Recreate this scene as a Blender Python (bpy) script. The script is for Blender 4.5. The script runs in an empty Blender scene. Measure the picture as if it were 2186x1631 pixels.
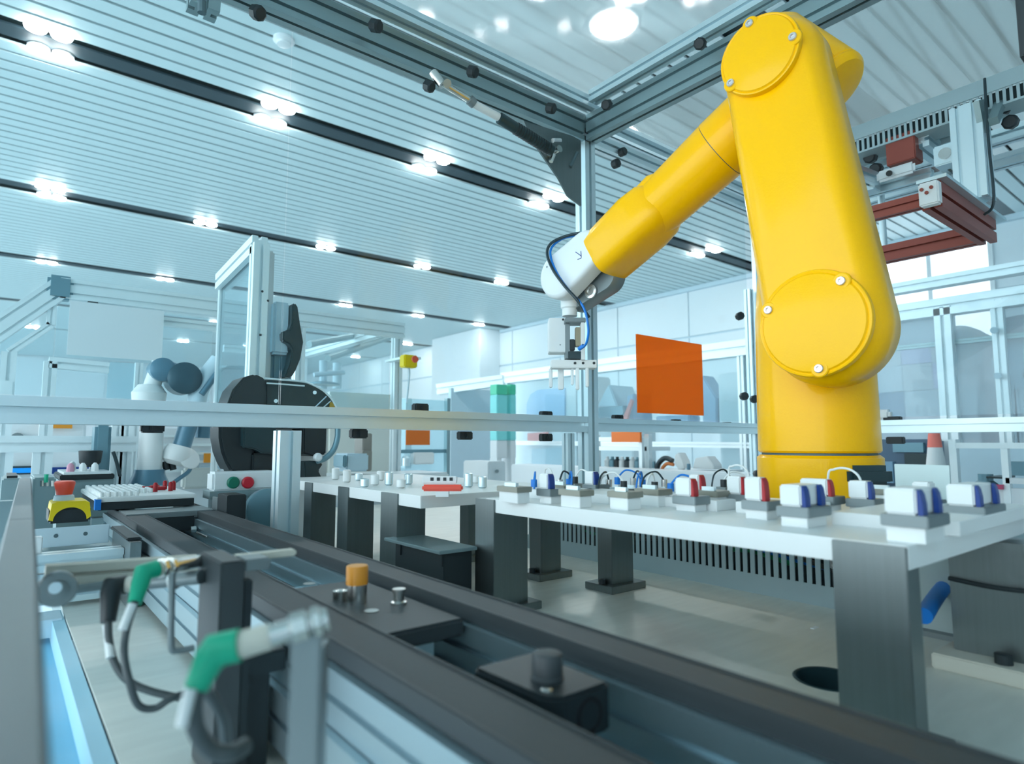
import bpy, bmesh, math, random
from mathutils import Vector, Matrix
random.seed(7)
PI = math.pi
C = bpy.context.scene.collection
SC = bpy.context.scene

# ------------------------------------------------------------------ camera
FPX, CX, CY, EYE = 1350.0, 1093.0, 815.5, 1.2
PITCH = math.atan(130.0 / FPX)
ANG = math.radians(51.2)
Fh = Vector((math.cos(ANG), math.sin(ANG), 0)); RV = Vector((math.sin(ANG), -math.cos(ANG), 0)); UZ = Vector((0, 0, 1))
FV = Fh * math.cos(PITCH) + UZ * math.sin(PITCH)
UV = -Fh * math.sin(PITCH) + UZ * math.cos(PITCH)
CAM = Vector((0, 0, EYE))
cd = bpy.data.cameras.new('camera'); cam = bpy.data.objects.new('camera', cd); C.objects.link(cam)
cam.matrix_world = Matrix(((RV.x, UV.x, -FV.x, CAM.x), (RV.y, UV.y, -FV.y, CAM.y), (RV.z, UV.z, -FV.z, CAM.z), (0, 0, 0, 1)))
cd.sensor_width = 36; cd.lens = 36 * FPX / 2186; cd.clip_start = 0.02; cd.clip_end = 200
cd.dof.use_dof = True; cd.dof.focus_distance = 1.55; cd.dof.aperture_fstop = 4.5
SC.camera = cam

# ------------------------------------------------------------------ world, exposure
SC.view_settings.view_transform = 'Standard'; SC.view_settings.look = 'None'
SC.view_settings.gamma = 1; SC.view_settings.use_curve_mapping = False
SC.view_settings.exposure = 0.30
W = bpy.data.worlds.new('daylight'); SC.world = W; W.use_nodes = True
bg = W.node_tree.nodes['Background']; bg.inputs[0].default_value = (0.78, 0.93, 1.0, 1); bg.inputs[1].default_value = 3.3

# ------------------------------------------------------------------ pixel -> point on a plane of the place
def ray(x, y): return FV + RV * ((x - CX) / FPX) + UV * ((CY - y) / FPX)
def at(x, y, X=None, Y=None, Z=None, D=None):
    d = ray(x, y)
    if X is not None: t = X / d.x
    elif Y is not None: t = Y / d.y
    elif Z is not None: t = (Z - EYE) / d.z
    else: t = D
    return CAM + d * t
def hit(x, y, p, n):
    d = ray(x, y); return CAM + d * ((p - CAM).dot(n) / d.dot(n))

# ------------------------------------------------------------------ materials
MATS = {}
def mat(name, col, rough=0.5, metal=0.0, coat=0.0, emis=0.0, bump=0.0, bscale=200.0, stretch=None, var=0.04, trans=0.0, spec=0.5):
    if name in MATS: return MATS[name]
    m = bpy.data.materials.new(name); m.use_nodes = True; nt = m.node_tree; N = nt.nodes; L = nt.links
    b = N['Principled BSDF']
    b.inputs['Roughness'].default_value = rough; b.inputs['Metallic'].default_value = metal
    b.inputs['Coat Weight'].default_value = coat; b.inputs['Coat Roughness'].default_value = 0.12
    b.inputs['Specular IOR Level'].default_value = spec
    tc = N.new('ShaderNodeTexCoord'); mp = N.new('ShaderNodeMapping'); L.new(tc.outputs['Object'], mp.inputs[0])
    if stretch: mp.inputs['Scale'].default_value = stretch
    nz = N.new('ShaderNodeTexNoise'); nz.inputs['Scale'].default_value = 9.0; nz.inputs['Detail'].default_value = 3; L.new(mp.outputs[0], nz.inputs['Vector'])
    mr = N.new('ShaderNodeMapRange'); mr.inputs[3].default_value = 1 - var; mr.inputs[4].default_value = 1 + var; L.new(nz.outputs[0], mr.inputs[0])
    mx = N.new('ShaderNodeVectorMath'); mx.operation = 'SCALE'; mx.inputs[0].default_value = col; L.new(mr.outputs[0], mx.inputs['Scale'])
    L.new(mx.outputs[0], b.inputs['Base Color'])
    if bump > 0:
        n2 = N.new('ShaderNodeTexNoise'); n2.inputs['Scale'].default_value = bscale; n2.inputs['Detail'].default_value = 2; L.new(mp.outputs[0], n2.inputs['Vector'])
        bp = N.new('ShaderNodeBump'); bp.inputs['Strength'].default_value = bump; bp.inputs['Distance'].default_value = 0.001
        L.new(n2.outputs[0], bp.inputs['Height']); L.new(bp.outputs[0], b.inputs['Normal'])
    if emis: b.inputs['Emission Color'].default_value = (*col, 1); b.inputs['Emission Strength'].default_value = emis
    MATS[name] = m; return m
def glass(name, tint, refl=0.12, haze=0.0, hazecol=(0.85, 0.93, 0.96), rough=0.02):
    m = bpy.data.materials.new(name); m.use_nodes = True; nt = m.node_tree; N = nt.nodes; L = nt.links
    N.remove(N['Principled BSDF']); out = N['Material Output']
    tr = N.new('ShaderNodeBsdfTransparent'); tr.inputs[0].default_value = (*tint, 1)
    gl = N.new('ShaderNodeBsdfGlossy'); gl.inputs['Roughness'].default_value = rough
    lw = N.new('ShaderNodeLayerWeight'); lw.inputs[0].default_value = 0.5
    pw = N.new('ShaderNodeMath'); pw.operation = 'POWER'; pw.inputs[1].default_value = 4.0; L.new(lw.outputs['Facing'], pw.inputs[0])
    mm = N.new('ShaderNodeMath'); mm.operation = 'MULTIPLY_ADD'; mm.inputs[1].default_value = 0.55; mm.inputs[2].default_value = refl * 0.10; L.new(pw.outputs[0], mm.inputs[0]); mm.use_clamp = True
    mx = N.new('ShaderNodeMixShader'); L.new(mm.outputs[0], mx.inputs[0]); L.new(tr.outputs[0], mx.inputs[1]); L.new(gl.outputs[0], mx.inputs[2])
    last = mx
    if haze:
        df = N.new('ShaderNodeBsdfDiffuse'); df.inputs[0].default_value = (*hazecol, 1)
        tl = N.new('ShaderNodeBsdfTranslucent'); tl.inputs[0].default_value = (*hazecol, 1)
        m2 = N.new('ShaderNodeMixShader'); m2.inputs[0].default_value = 0.6; L.new(df.outputs[0], m2.inputs[1]); L.new(tl.outputs[0], m2.inputs[2])
        m3 = N.new('ShaderNodeMixShader'); m3.inputs[0].default_value = haze; L.new(mx.outputs[0], m3.inputs[1]); L.new(m2.outputs[0], m3.inputs[2]); last = m3
    L.new(last.outputs[0], out.inputs[0]); MATS[name] = m; return m
def frosted(name, hz=0.22):
    m = bpy.data.materials.new(name); m.use_nodes = True; nt = m.node_tree; N = nt.nodes; L = nt.links
    N.remove(N['Principled BSDF']); out = N['Material Output']
    tr = N.new('ShaderNodeBsdfTransparent'); tr.inputs[0].default_value = (0.95, 0.98, 0.98, 1)
    rf = N.new('ShaderNodeBsdfRefraction'); rf.inputs['Roughness'].default_value = 0.10; rf.inputs['IOR'].default_value = 1.2; rf.inputs[0].default_value = (0.97, 0.99, 0.99, 1)
    tl = N.new('ShaderNodeBsdfTranslucent'); tl.inputs[0].default_value = (0.95, 0.98, 0.97, 1)
    m1 = N.new('ShaderNodeMixShader'); m1.inputs[0].default_value = 0.45; L.new(tr.outputs[0], m1.inputs[1]); L.new(rf.outputs[0], m1.inputs[2])
    m2 = N.new('ShaderNodeMixShader'); m2.inputs[0].default_value = hz; L.new(m1.outputs[0], m2.inputs[1]); L.new(tl.outputs[0], m2.inputs[2])
    L.new(m2.outputs[0], out.inputs[0]); MATS[name] = m; return m

ALU = mat('anodised_aluminium', (0.68, 0.80, 0.84), 0.38, 0.85, bump=0.05, bscale=400)
ALUD = mat('dark_aluminium', (0.30, 0.40, 0.42), 0.42, 0.8)
SLOTM = mat('profile_groove', (0.10, 0.16, 0.18), 0.6, 0.3)
ALUC = mat('conveyor_aluminium', (0.42, 0.54, 0.59), 0.38, 0.85, bump=0.05, bscale=400)
STEEL = mat('brushed_steel', (0.21, 0.245, 0.25), 0.34, 0.95, bump=0.25, bscale=60, stretch=(30, 30, 0.6), var=0.08)
SHEET = mat('sheet_steel', (0.70, 0.71, 0.66), 0.45, 0.35, bump=0.12, bscale=25, stretch=(1, 6, 1), var=0.12)
RAILM = mat('brushed_rail', (0.085, 0.11, 0.12), 0.4, 0.6, bump=0.2, bscale=40, stretch=(20, 1, 20))
BELT = mat('belt_rubber', (0.028, 0.036, 0.041), 0.55, bump=0.2, bscale=300)
BLACK = mat('black_plastic', (0.010, 0.018, 0.022), 0.45)
KNOB = mat('knob_plastic', (0.012, 0.02, 0.024), 0.5)
DGREY = mat('dark_grey_plastic', (0.038, 0.047, 0.052), 0.5)
MGREY = mat('grey_metal', (0.22, 0.26, 0.27), 0.45, 0.6)
YEL = mat('yellow_paint', (1.0, 0.51, 0.0), 0.33, spec=0.15, coat=0.22, bump=0.22, bscale=260, var=0.03)
SAFE = mat('safety_yellow', (0.90, 0.66, 0.0), 0.45)
REDB = mat('red_plastic', (0.85, 0.09, 0.05), 0.4)
WHITE = mat('white_paint', (0.76, 0.81, 0.83), 0.35, coat=0.2, var=0.02)
WPLAS = mat('white_plastic', (0.76, 0.79, 0.79), 0.4, var=0.02)
PALE = mat('pale_blue_paint', (0.55, 0.70, 0.78), 0.5)
LBLUE = mat('light_blue_paint', (0.20, 0.50, 0.68), 0.4)
BLUE = mat('blue_plastic', (0.0, 0.035, 0.22), 0.4)
HOSEB = mat('blue_hose', (0.0, 0.18, 0.62), 0.4)
HOSEK = mat('black_hose', (0.01, 0.03, 0.04), 0.4)
REDF = mat('red_fin', (0.38, 0.005, 0.012), 0.4)
GREEN = mat('green_connector', (0.0, 0.42, 0.24), 0.45, var=0.06)
CREAM = mat('cream_plastic', (0.60, 0.58, 0.50), 0.5)
CHROME = mat('nickel_barrel', (0.62, 0.62, 0.60), 0.25, 1.0)
SCREW = mat('screw_zinc', (0.75, 0.70, 0.68), 0.3, 0.9)
ORANGE = mat('orange_cap', (0.80, 0.30, 0.02), 0.4)
RUST = mat('red_anodised', (0.30, 0.07, 0.05), 0.4, 0.3)
CABLE = mat('grey_cable', (0.06, 0.075, 0.08), 0.5)
SLEEVE = mat('white_sleeve', (0.75, 0.78, 0.78), 0.5)
DUCT = mat('duct_grey', (0.36, 0.47, 0.50), 0.5)
TEALG = mat('teal_steel', (0.16, 0.30, 0.36), 0.35, 0.3)
DARKT = mat('dark_teal_plastic', (0.012, 0.035, 0.042), 0.35)
GLASS = glass('clear_panel', (0.93, 0.975, 0.98), 0.14)
GLASSB = glass('blue_panel', (0.72, 0.86, 0.90), 0.2, 0.12)
GLASSR = glass('glare_haze_panel', (0.90, 0.95, 0.97), 0.16, 0.30, (0.90, 0.91, 0.95))  # white haze put into the glass colour to imitate glare behind it
GLASSH = glass('hazy_panel', (0.88, 0.95, 0.97), 0.16, 0.10)
OGLASS = glass('orange_acrylic', (1.0, 0.42, 0.12), 0.1, 0.62, (1.0, 0.30, 0.035))
FROST = frosted('roof_polycarbonate')
FROST2 = frosted('roof_polycarbonate_milky', 0.36)
SLAT = mat('ceiling_slat_paint', (0.60, 0.75, 0.78), 0.42, 0.1, var=0.02)
GAPM = mat('ceiling_void', (0.01, 0.03, 0.035), 0.7)
CHAN = mat('light_channel_grey', (0.02, 0.045, 0.06), 0.6)
LAMP = mat('lamp_diffuser', (1.0, 0.98, 0.96), 0.5, emis=95, var=0)
WALLM = mat('wall_panel_white', (0.74, 0.82, 0.86), 0.5, var=0.02)
FLOORM = mat('floor_resin', (0.58, 0.66, 0.70), 0.3, var=0.04)
FLAREM = mat('flare_glow', (1.0, 0.95, 0.97), 0.5, emis=1.5, var=0)  # emission of the added flare panel

# ------------------------------------------------------------------ mesh builder
class MB:
    def __init__(s): s.v = []; s.f = []
    def add(s, vs, fs):
        o = len(s.v); s.v += [Vector(v) for v in vs]; s.f += [tuple(o + i for i in f) for f in fs]; return s
    def box(s, x0, x1, y0, y1, z0, z1):
        vs = [(x, y, z) for z in (z0, z1) for y in (y0, y1) for x in (x0, x1)]
        return s.add(vs, [(0, 2, 3, 1), (4, 5, 7, 6), (0, 1, 5, 4), (2, 6, 7, 3), (0, 4, 6, 2), (1, 3, 7, 5)])
    def obox(s, c, ax, ay, az, hx, hy, hz):      # oriented box
        c = Vector(c)
        vs = [c + ax * (hx * i) + ay * (hy * j) + az * (hz * k) for k in (-1, 1) for j in (-1, 1) for i in (-1, 1)]
        return s.add(vs, [(0, 2, 3, 1), (4, 5, 7, 6), (0, 1, 5, 4), (2, 6, 7, 3), (0, 4, 6, 2), (1, 3, 7, 5)])
    def loops(s, L, cap0=True, cap1=True):
        n = len(L[0]); vs = [p for l in L for p in l]; fs = []
        for k in range(len(L) - 1):
            for i in range(n):
                j = (i + 1) % n; fs.append((k * n + i, k * n + j, (k + 1) * n + j, (k + 1) * n + i))
        if cap0: fs.append(tuple(range(n - 1, -1, -1)))
        if cap1: fs.append(tuple((len(L) - 1) * n + i for i in range(n)))
        return s.add(vs, fs)
    def lathe(s, p, d, prof, n=32):              # prof = [(distance along d, radius)]
        p = Vector(p); d = Vector(d).normalized(); u = d.orthogonal().normalized(); w = d.cross(u)
        return s.loops([[p + d * t + (u * math.cos(2 * PI * i / n) + w * math.sin(2 * PI * i / n)) * max(r, 1e-5) for i in range(n)] for t, r in prof])
    def cyl(s, a, b, r, n=24, r2=None):
        a = Vector(a); b = Vector(b); return s.lathe(a, b - a, [(0, r), ((b - a).length, r if r2 is None else r2)], n)
    def tube(s, pts, r, n=10, sub=8):
        P = [Vector(p) for p in pts]; Q = []
        if len(P) > 2:
            for i in range(len(P) - 1):
                p0 = P[max(i - 1, 0)]; p1 = P[i]; p2 = P[i + 1]; p3 = P[min(i + 2, len(P) - 1)]
                for k in range(sub):
                    t = k / sub; Q.append(0.5 * ((2 * p1) + (p2 - p0) * t + (2 * p0 - 5 * p1 + 4 * p2 - p3) * t * t + (3 * p1 - p0 - 3 * p2 + p3) * t ** 3))
            Q.append(P[-1])
        else: Q = P
        T = [(Q[min(i + 1, len(Q) - 1)] - Q[max(i - 1, 0)]).normalized() for i in range(len(Q))]
        u = T[0].orthogonal().normalized(); L = []
        for q, t in zip(Q, T):
            u = (u - t * u.dot(t)).normalized(); w = t.cross(u)
            L.append([q + (u * math.cos(2 * PI * i / n) + w * math.sin(2 * PI * i / n)) * r for i in range(n)])
        return s.loops(L)
    def prism(s, poly, o, ax, ay, d0, d1, az=None):   # poly in (ax, ay), swept along az from d0 to d1
        o = Vector(o); ax = Vector(ax); ay = Vector(ay); az = Vector(az) if az is not None else ax.cross(ay)
        return s.loops([[o + ax * x + ay * y + az * d for x, y in poly] for d in (d0, d1)])
    def build(s, name, m, parent=None, bevel=0.0, seg=2, sharp=35, loc=None):
        me = bpy.data.meshes.new(name)
        org = Vector(loc) if loc is not None else (parent.matrix_world.translation if parent is not None else Vector((0, 0, 0)))
        if parent is not None: org = ORG[parent.name]
        elif loc is None:
            xs = [v.x for v in s.v]; ys = [v.y for v in s.v]; zs = [v.z for v in s.v]
            org = Vector(((min(xs) + max(xs)) / 2, (min(ys) + max(ys)) / 2, min(zs)))
        me.from_pydata([v - org for v in s.v], [], s.f); bm = bmesh.new(); bm.from_mesh(me)
        bmesh.ops.recalc_face_normals(bm, faces=bm.faces)
        if bevel > 0:
            es = [e for e in bm.edges if len(e.link_faces) == 2 and e.calc_face_angle(0) > math.radians(40)]
            bmesh.ops.bevel(bm, geom=es, offset=bevel, segments=seg, affect='EDGES', clamp_overlap=True)
        for f in bm.faces: f.smooth = True
        for e in bm.edges:
            if len(e.link_faces) == 2 and e.calc_face_angle(0) > math.radians(sharp): e.smooth = False
        bm.to_mesh(me); bm.free(); me.materials.append(m)
        o = bpy.data.objects.new(name, me); C.objects.link(o)
        if parent is not None: o.parent = parent; ORG[o.name] = ORG[parent.name]
        else: o.location = org; ORG[o.name] = org
        return o
ORG = {}
def tag(o, label, cat, group=None, kind=None):
    if label: o['label'] = label
    if cat: o['category'] = cat
    if group: o['group'] = group
    if kind: o['kind'] = kind
    return o
def thing(name, label, cat, loc, group=None):
    o = bpy.data.objects.new(name, None); C.objects.link(o); o.location = loc; o.empty_display_size = 0.05
    ORG[o.name] = Vector(loc); return tag(o, label, cat, group)
def struct(name, loc=(0, 0, 0), empty=False):
    o = bpy.data.objects.new(name, None); C.objects.link(o); o.location = loc; ORG[o.name] = Vector(loc); o['kind'] = 'structure'; return o
def lab(o, l): o['label'] = l; return o
def dup(root, delta, label=None, group=None):
    r = root.copy(); C.objects.link(r); r.location = root.location + Vector(delta); ORG[r.name] = r.location.copy()
    if label: r['label'] = label
    if group: r['group'] = group
    for ch in [o for o in list(bpy.data.objects) if o.parent == root]:
        c = ch.copy(); C.objects.link(c); c.parent = r
        for g in [o for o in list(bpy.data.objects) if o.parent == ch]:
            d = g.copy(); C.objects.link(d); d.parent = c
    return r

def slot_poly(w, h, nx=1, ny=1, sw=0.008, sd=0.006):
    """outline of an aluminium T-slot section, w x h, nx grooves in the w faces and ny in the h faces"""
    P = []
    def side(p0, p1, n):
        d = (Vector(p1) - Vector(p0)); L = d.length; d.normalize(); nrm = Vector((-d.y, d.x)); P.append(tuple(p0))
        for k in range(n):
            c = Vector(p0) + d * (L * (k + 0.5) / n)
            for q in (c - d * sw / 2, c - d * sw / 2 + nrm * sd, c + d * sw / 2 + nrm * sd, c + d * sw / 2): P.append((q.x, q.y))
    a, b = w / 2, h / 2
    side((-a, -b), (a, -b), nx); side((a, -b), (a, b), ny); side((a, b), (-a, b), nx); side((-a, b), (-a, -b), ny)
    return P
def profile(mb, p0, p1, w=0.045, h=0.045, nx=1, ny=1, up=None, sw=None, sd=None):
    p0 = Vector(p0); p1 = Vector(p1); d = (p1 - p0).normalized()
    up = Vector(up) if up is not None else (UZ if abs(d.z) < 0.9 else Vector((0, 1, 0)))
    sx = d.cross(up).normalized(); up = sx.cross(d)
    sw = sw or min(w / nx, h / ny) * 0.22; sd = sd or sw * 1.25
    return mb.loops([[p + sx * x + up * y for x, y in slot_poly(w, h, nx, ny, sw, sd)] for p in (p0, p1)])
X_, Y_ = Vector((1, 0, 0)), Vector((0, 1, 0))
def hexknob(mb, c, d, r=0.013, h=0.02):
    c = Vector(c); d = Vector(d).normalized()
    return mb.lathe(c, d, [(0, r * 0.8), (h * 0.12, r), (h * 0.85, r), (h, r * 0.75)], 8)
# ================================================================== THE HALL
CZ = 4.5; XW = 11.3; XM = -7.0; YM = -6.0; YW = 30.0
fl = tag(MB().box(XM, XW, YM, YW, -0.1, 0.0).build('floor', FLOORM), None, None, kind='structure')
ce = MB().box(XM, XW, YM, YW, CZ + 0.07, CZ + 0.12).build('ceiling', GAPM); tag(ce, None, None, kind='structure')
bands = [(6.19, 6.38), (10.02, 10.20), (14.05, 14.25), (18.4, 18.6), (22.4, 22.6), (2.35, 2.55)]
sy = MB().box(XM, XW, -0.072, 0.072, CZ, CZ + 0.02).build('ceiling_slat', SLAT, loc=(0, 0, CZ))
me_slat = sy.data; bpy.data.objects.remove(sy)
y = YM + 0.1; k = 0
ch_me = None
while y < YW - 0.1:
    inb = [b for b in bands if b[0] - 0.075 < y < b[1] + 0.075]
    if not inb:
        o = bpy.data.objects.new('slat', me_slat); C.objects.link(o); o.parent = ce
        o.location = Vector((0, y, CZ)) - ORG[ce.name]; k += 1
    y += 0.1775
for a, b in bands:
    MB().box(XM, XW, a, b, CZ + 0.012, CZ + 0.03).build('light_channel', CHAN, ce)
# walls
wr = MB().box(XW, XW + 0.1, YM, YW, 0, CZ + 0.1).build('wall_right', PALE); tag(wr, None, None, kind='structure')
yy = -2.0
while yy < 29:
    if not (15.2 < yy + 1 < 17.2):
        for z0, z1 in ((0.05, 2.35), (2.39, 3.42), (3.46, CZ - 0.04)):
            MB().box(XW - 0.03, XW, yy + 0.015, yy + 1.985, z0, z1).build('wall_panel', WALLM, wr)
    yy += 2.0
wf0 = MB().box(XM, XW, YM - 0.1, YM, 0, CZ + 0.1).build('light_block_wall', mat('light_block_blue', (0.78, 0.86, 0.90), 0.6)); tag(wf0, None, None, kind='structure')  # unseen wall, added to block world light from behind the camera
wb = MB().box(XM, XW, YW, YW + 0.1, 0, CZ + 0.1).build('wall_back', WALLM); tag(wb, None, None, kind='structure')
xx = -6.9
while xx < 11:
    MB().box(xx + 0.015, xx + 1.985, YW - 0.03, YW, 0.05, CZ - 0.04).build('wall_panel', WALLM, wb); xx += 2.0
tr = MB().box(10.55, XW - 0.03, 14.6, 17.2, 0, CZ - 0.002).build('trim_1', WALLM, bevel=0.01); tag(tr, None, None, kind='structure')
tr = MB().box(XW - 0.12, XW - 0.03, YM, 14.5, CZ - 0.09, CZ - 0.002).build('trim_2', PALE); tag(tr, None, None, kind='structure')
# glowing panel added on the right wall for the flare behind the red frame
wn = struct('flare_panel_1', (XW - 0.03, 3.0, 2.6))
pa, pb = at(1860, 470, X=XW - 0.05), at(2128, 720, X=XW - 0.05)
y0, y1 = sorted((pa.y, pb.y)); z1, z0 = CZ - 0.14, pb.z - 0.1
MB().box(XW - 0.045, XW - 0.035, y0, y1, z0, z1).build('pane', FLAREM, wn)
f = MB()
for yk in (y0, (y0 + y1) / 2, y1): f.box(XW - 0.07, XW - 0.035, yk - 0.03, yk + 0.03, z0, z1)
for zk in (z0, z0 + 1.0, z1): f.box(XW - 0.07, XW - 0.035, y0, y1, zk - 0.03, zk + 0.03)
f.build('flare_frame', WHITE, wn)

# ceiling lamps: clusters of round lamps beside the dark channels
lamp_me = None
def cluster(x, y, n2=True, where='', kind='four round lamps', dx=0.17, r=0.072):
    t = thing('ceiling_light', 'ceiling light with ' + kind + ' ' + where, 'ceiling light', (x, y, CZ), 'ceiling lights beside the dark channels')
    rows = ((-0.17, 0), (0.17, 0.03)) if n2 else ((0.0, 0),)
    h = MB()
    for ry, sx in rows:
        for s in (-1, 1): h.lathe((x + sx + s * dx / 2, y + ry, CZ + 0.02), (0, 0, -1), [(0, r + 0.008), (0.026, r + 0.008), (0.028, r)], 20)
    h.build('housing', WHITE, t)
    for ry, sx in rows:
        for s in (-1, 1):
            q = Vector((x + sx + s * dx / 2, y + ry, CZ - 0.008))
            MB().lathe(q, (0, 0, -1), [(0, r), (0.012, r), (0.022, r * 0.7), (0.026, r * 0.2)], 20).build('lamp', LAMP, t)
    return t
names = ['at the top left corner of the photo', 'second along the nearest dark channel', 'third along the nearest channel', 'in the nearest channel, by the steel corner plate', 'in the nearest channel behind the corner post', 'in the nearest channel, right of the yellow forearm']
for i, x in enumerate((0.10, 1.93, 3.76, 5.60, 7.45, 9.3)): cluster(x, 6.24, True, names[i])
nm2 = ['in the second channel at the left edge', 'in the second channel left of the tall glass screen', 'in the second channel right of the tall glass screen', 'in the second channel left of the robot wrist', 'in the second channel nearest the robot wrist', 'in the second channel beyond the robot wrist']
for i, x in enumerate((0.30, 2.2, 4.08, 5.96, 7.84, 9.7)): cluster(x, 10.1, i == 0, nm2[i], 'round lamps')
ords = ['first', 'second', 'third', 'fourth', 'fifth', 'sixth']
for i, x in enumerate((0.45, 2.38, 4.3, 6.25, 8.25, 10.2)): cluster(x, 14.15, False, 'in the third channel, %s pair from left' % ords[i], 'two round lamps')
for i, x in enumerate((0.5, 2.45, 4.4, 6.4, 8.4, 10.4)): cluster(x, 18.5, False, 'in the fourth channel, %s pair from left' % ords[i], 'two round lamps')
for i, x in enumerate((0.5, 2.45, 4.4, 6.4, 8.4, 10.4)): cluster(x, 22.5, False, 'in the farthest channel, %s pair from left' % ords[i], 'two round lamps')
t = thing('ceiling_light', 'single large round ceiling lamp glowing through the frosted cell roof', 'ceiling light', (3.57, 3.16, CZ))
MB().lathe((3.57, 3.16, CZ + 0.02), (0, 0, -1), [(0, 0.2), (0.03, 0.2), (0.034, 0.18)], 32).build('housing', WHITE, t)
MB().lathe((3.57, 3.16, CZ - 0.014), (0, 0, -1), [(0, 0.175), (0.012, 0.17), (0.02, 0.12), (0.024, 0.02)], 32).build('lamp', LAMP, t)
sd = MB().lathe((1.61, 4.99, CZ), (0, 0, -1), [(0, 0.085), (0.02, 0.085), (0.035, 0.06), (0.05, 0.055), (0.055, 0.03)], 24).build('smoke_detector', WHITE)
tag(sd, 'white round smoke detector on the slatted ceiling near the gas strut', 'smoke detector')
# ================================================================== THE ROBOT CELL FRAME
YB, XP, XR, TZ = 1.52, 1.555, 2.70, 2.30
fr = thing('robot_enclosure', 'aluminium profile safety frame with clear panels around the yellow robot', 'machine frame', (XP, YB, 0.9))
def beam(p0, p1, w=0.048, h=0.048, nx=1, ny=1, name='beam', m=ALU, up=None):
    return profile(MB(), p0, p1, w, h, nx, ny, up).build(name, m, fr)
b0 = at(300, 880, Y=YB); zb = 1.262
profile(MB(), (-0.6, YB, zb), (XP - 0.026, YB, zb), 0.05, 0.052, 1, 1, sw=0.013, sd=0.016).build('beam', ALU, fr)
profile(MB(), (XP + 0.026, YB, zb), (XR, YB, zb), 0.045, 0.045, 1, 1, sw=0.011, sd=0.014).build('beam', ALU, fr)
beam((XR, YB - 0.03, 1.263), (XR, -0.6, 1.263), 0.045, 0.05)
corner = beam((XP, YB, 0.9), (XP, YB, TZ), 0.05, 0.05, 1, 1, 'post')
beam((XP - 0.085, YB + 0.01, 0.9), (XP - 0.085, YB + 0.01, 1.232), 0.03, 0.03, name='post')
xl = at(614, 915, Y=YB).x
beam((xl, YB, 0.9), (xl, YB, 1.229), 0.05, 0.05, 1, 1, 'post')
beam((XR, YB, 0.9), (XR, YB, 2.3), 0.05, 0.05, 1, 1, 'post')
beam((XR - 0.07, YB + 0.02, 0.9), (XR - 0.07, YB + 0.02, 1.9), 0.03, 0.03, 1, 1, 'post')
xq = 2.60
# top beams
beam((XP, YB, TZ), (-0.5, YB, TZ), 0.05, 0.09, 1, 2, m=ALUD)
beam((XP, YB - 0.052, TZ + 0.072), (-0.5, YB - 0.052, TZ + 0.072), 0.04, 0.04, 1, 1)
beam((XP, YB - 0.03, TZ), (XP, -0.5, TZ), 0.05, 0.09, 1, 2, m=ALUD)
beam((XP - 0.052, YB - 0.09, TZ + 0.072), (XP - 0.052, -0.5, TZ + 0.072), 0.04, 0.04, 1, 1)
beam((XP + 0.03, YB, TZ - 0.02), (XR, YB, TZ - 0.02), 0.045, 0.045)
beam((XP + 0.03, YB, TZ + 0.05), (XR, YB, TZ + 0.05), 0.04, 0.04)
beam((XR, YB - 0.03, TZ - 0.02), (XR, -0.5, TZ - 0.02), 0.05, 0.05)
beam((XR, YB - 0.03, TZ - 0.11), (XR, -0.5, TZ - 0.11), 0.045, 0.045)
# clear panels
def pane(m, nm, *a): return MB().box(*a).build(nm, m, fr)
pane(GLASS, 'clear_panel', -0.6, xl - 0.02, YB + 0.010, YB + 0.014, zb + 0.03, TZ - 0.06)
pane(GLASS, 'clear_panel', xl - 0.016, XP - 0.03, YB + 0.010, YB + 0.014, zb + 0.03, TZ - 0.06)
pane(GLASS, 'clear_panel', XP + 0.03, XR - 0.1, YB + 0.010, YB + 0.014, zb + 0.03, TZ - 0.06)
pane(GLASSH, 'clear_panel', XR + 0.004, XR + 0.008, -0.5, YB - 0.03, 1.30, TZ - 0.14)
pane(FROST2, 'roof_panel', -0.5, XP - 0.05, -0.5, YB - 0.05, TZ + 0.096, TZ + 0.102)
pane(FROST, 'roof_panel', XP + 0.05, XR - 0.05, -0.5, YB - 0.05, TZ + 0.06, TZ + 0.066)
# black panel knobs
def knob(px, py, d, r=0.017, **k):
    p = at(px, py, **k); d = Vector(d); hexknob(MB(), p - d * 0.012, d, r, 0.028).build('knob', KNOB, fr)
for q in ((801, 55), (1008, 153), (1175, 231)): knob(*q, (0.4, -0.8, -0.4), 0.0175, Y=YB - 0.078)
knob(549, 27, (0.3, -0.8, -0.5), 0.018, Y=YB - 0.03); knob(915, 184, (0.3, -0.8, -0.5), 0.0165, Y=YB - 0.03)
knob(1495, 94, (-0.8, -0.3, -0.4), 0.017, X=XP - 0.08); knob(1296, 224, (-0.8, -0.3, -0.4), 0.017, X=XP - 0.08)
knob(1328, 325, (0, -1, 0), 0.016, Y=YB - 0.03); knob(1314, 350, (0, -1, 0), 0.017, Y=YB - 0.03)
for q in ((1579, 675), (1588, 846), (1610, 852), (1617, 1012)): knob(*q, (-0.6, -0.8, 0), 0.018, Y=YB - 0.03)
def clip(px, py, s=0.022, **k):
    p = at(px, py, **k); m = MB(); m.box(p.x - s, p.x + s, p.y - 0.012, p.y + 0.012, p.z - 0.012, p.z + 0.012); m.box(p.x - s * 0.3, p.x + s * 0.3, p.y - 0.02, p.y - 0.01, p.z - 0.008, p.z + 0.008)
    m.build('panel_clip', KNOB, fr, bevel=0.003)
for q in ((897, 871), (765, 926), (992, 930), (1165, 886), (1165, 934), (325, 912), (1318, 893), (1443, 902), (1552, 907)): clip(*q, Y=YB + 0.005)
def clipx(px, py):
    p = at(px, py, X=XR); MB().box(p.x - 0.015, p.x + 0.015, p.y - 0.03, p.y + 0.03, p.z - 0.014, p.z + 0.014).build('panel_clip', KNOB, fr, bevel=0.003)
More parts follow.
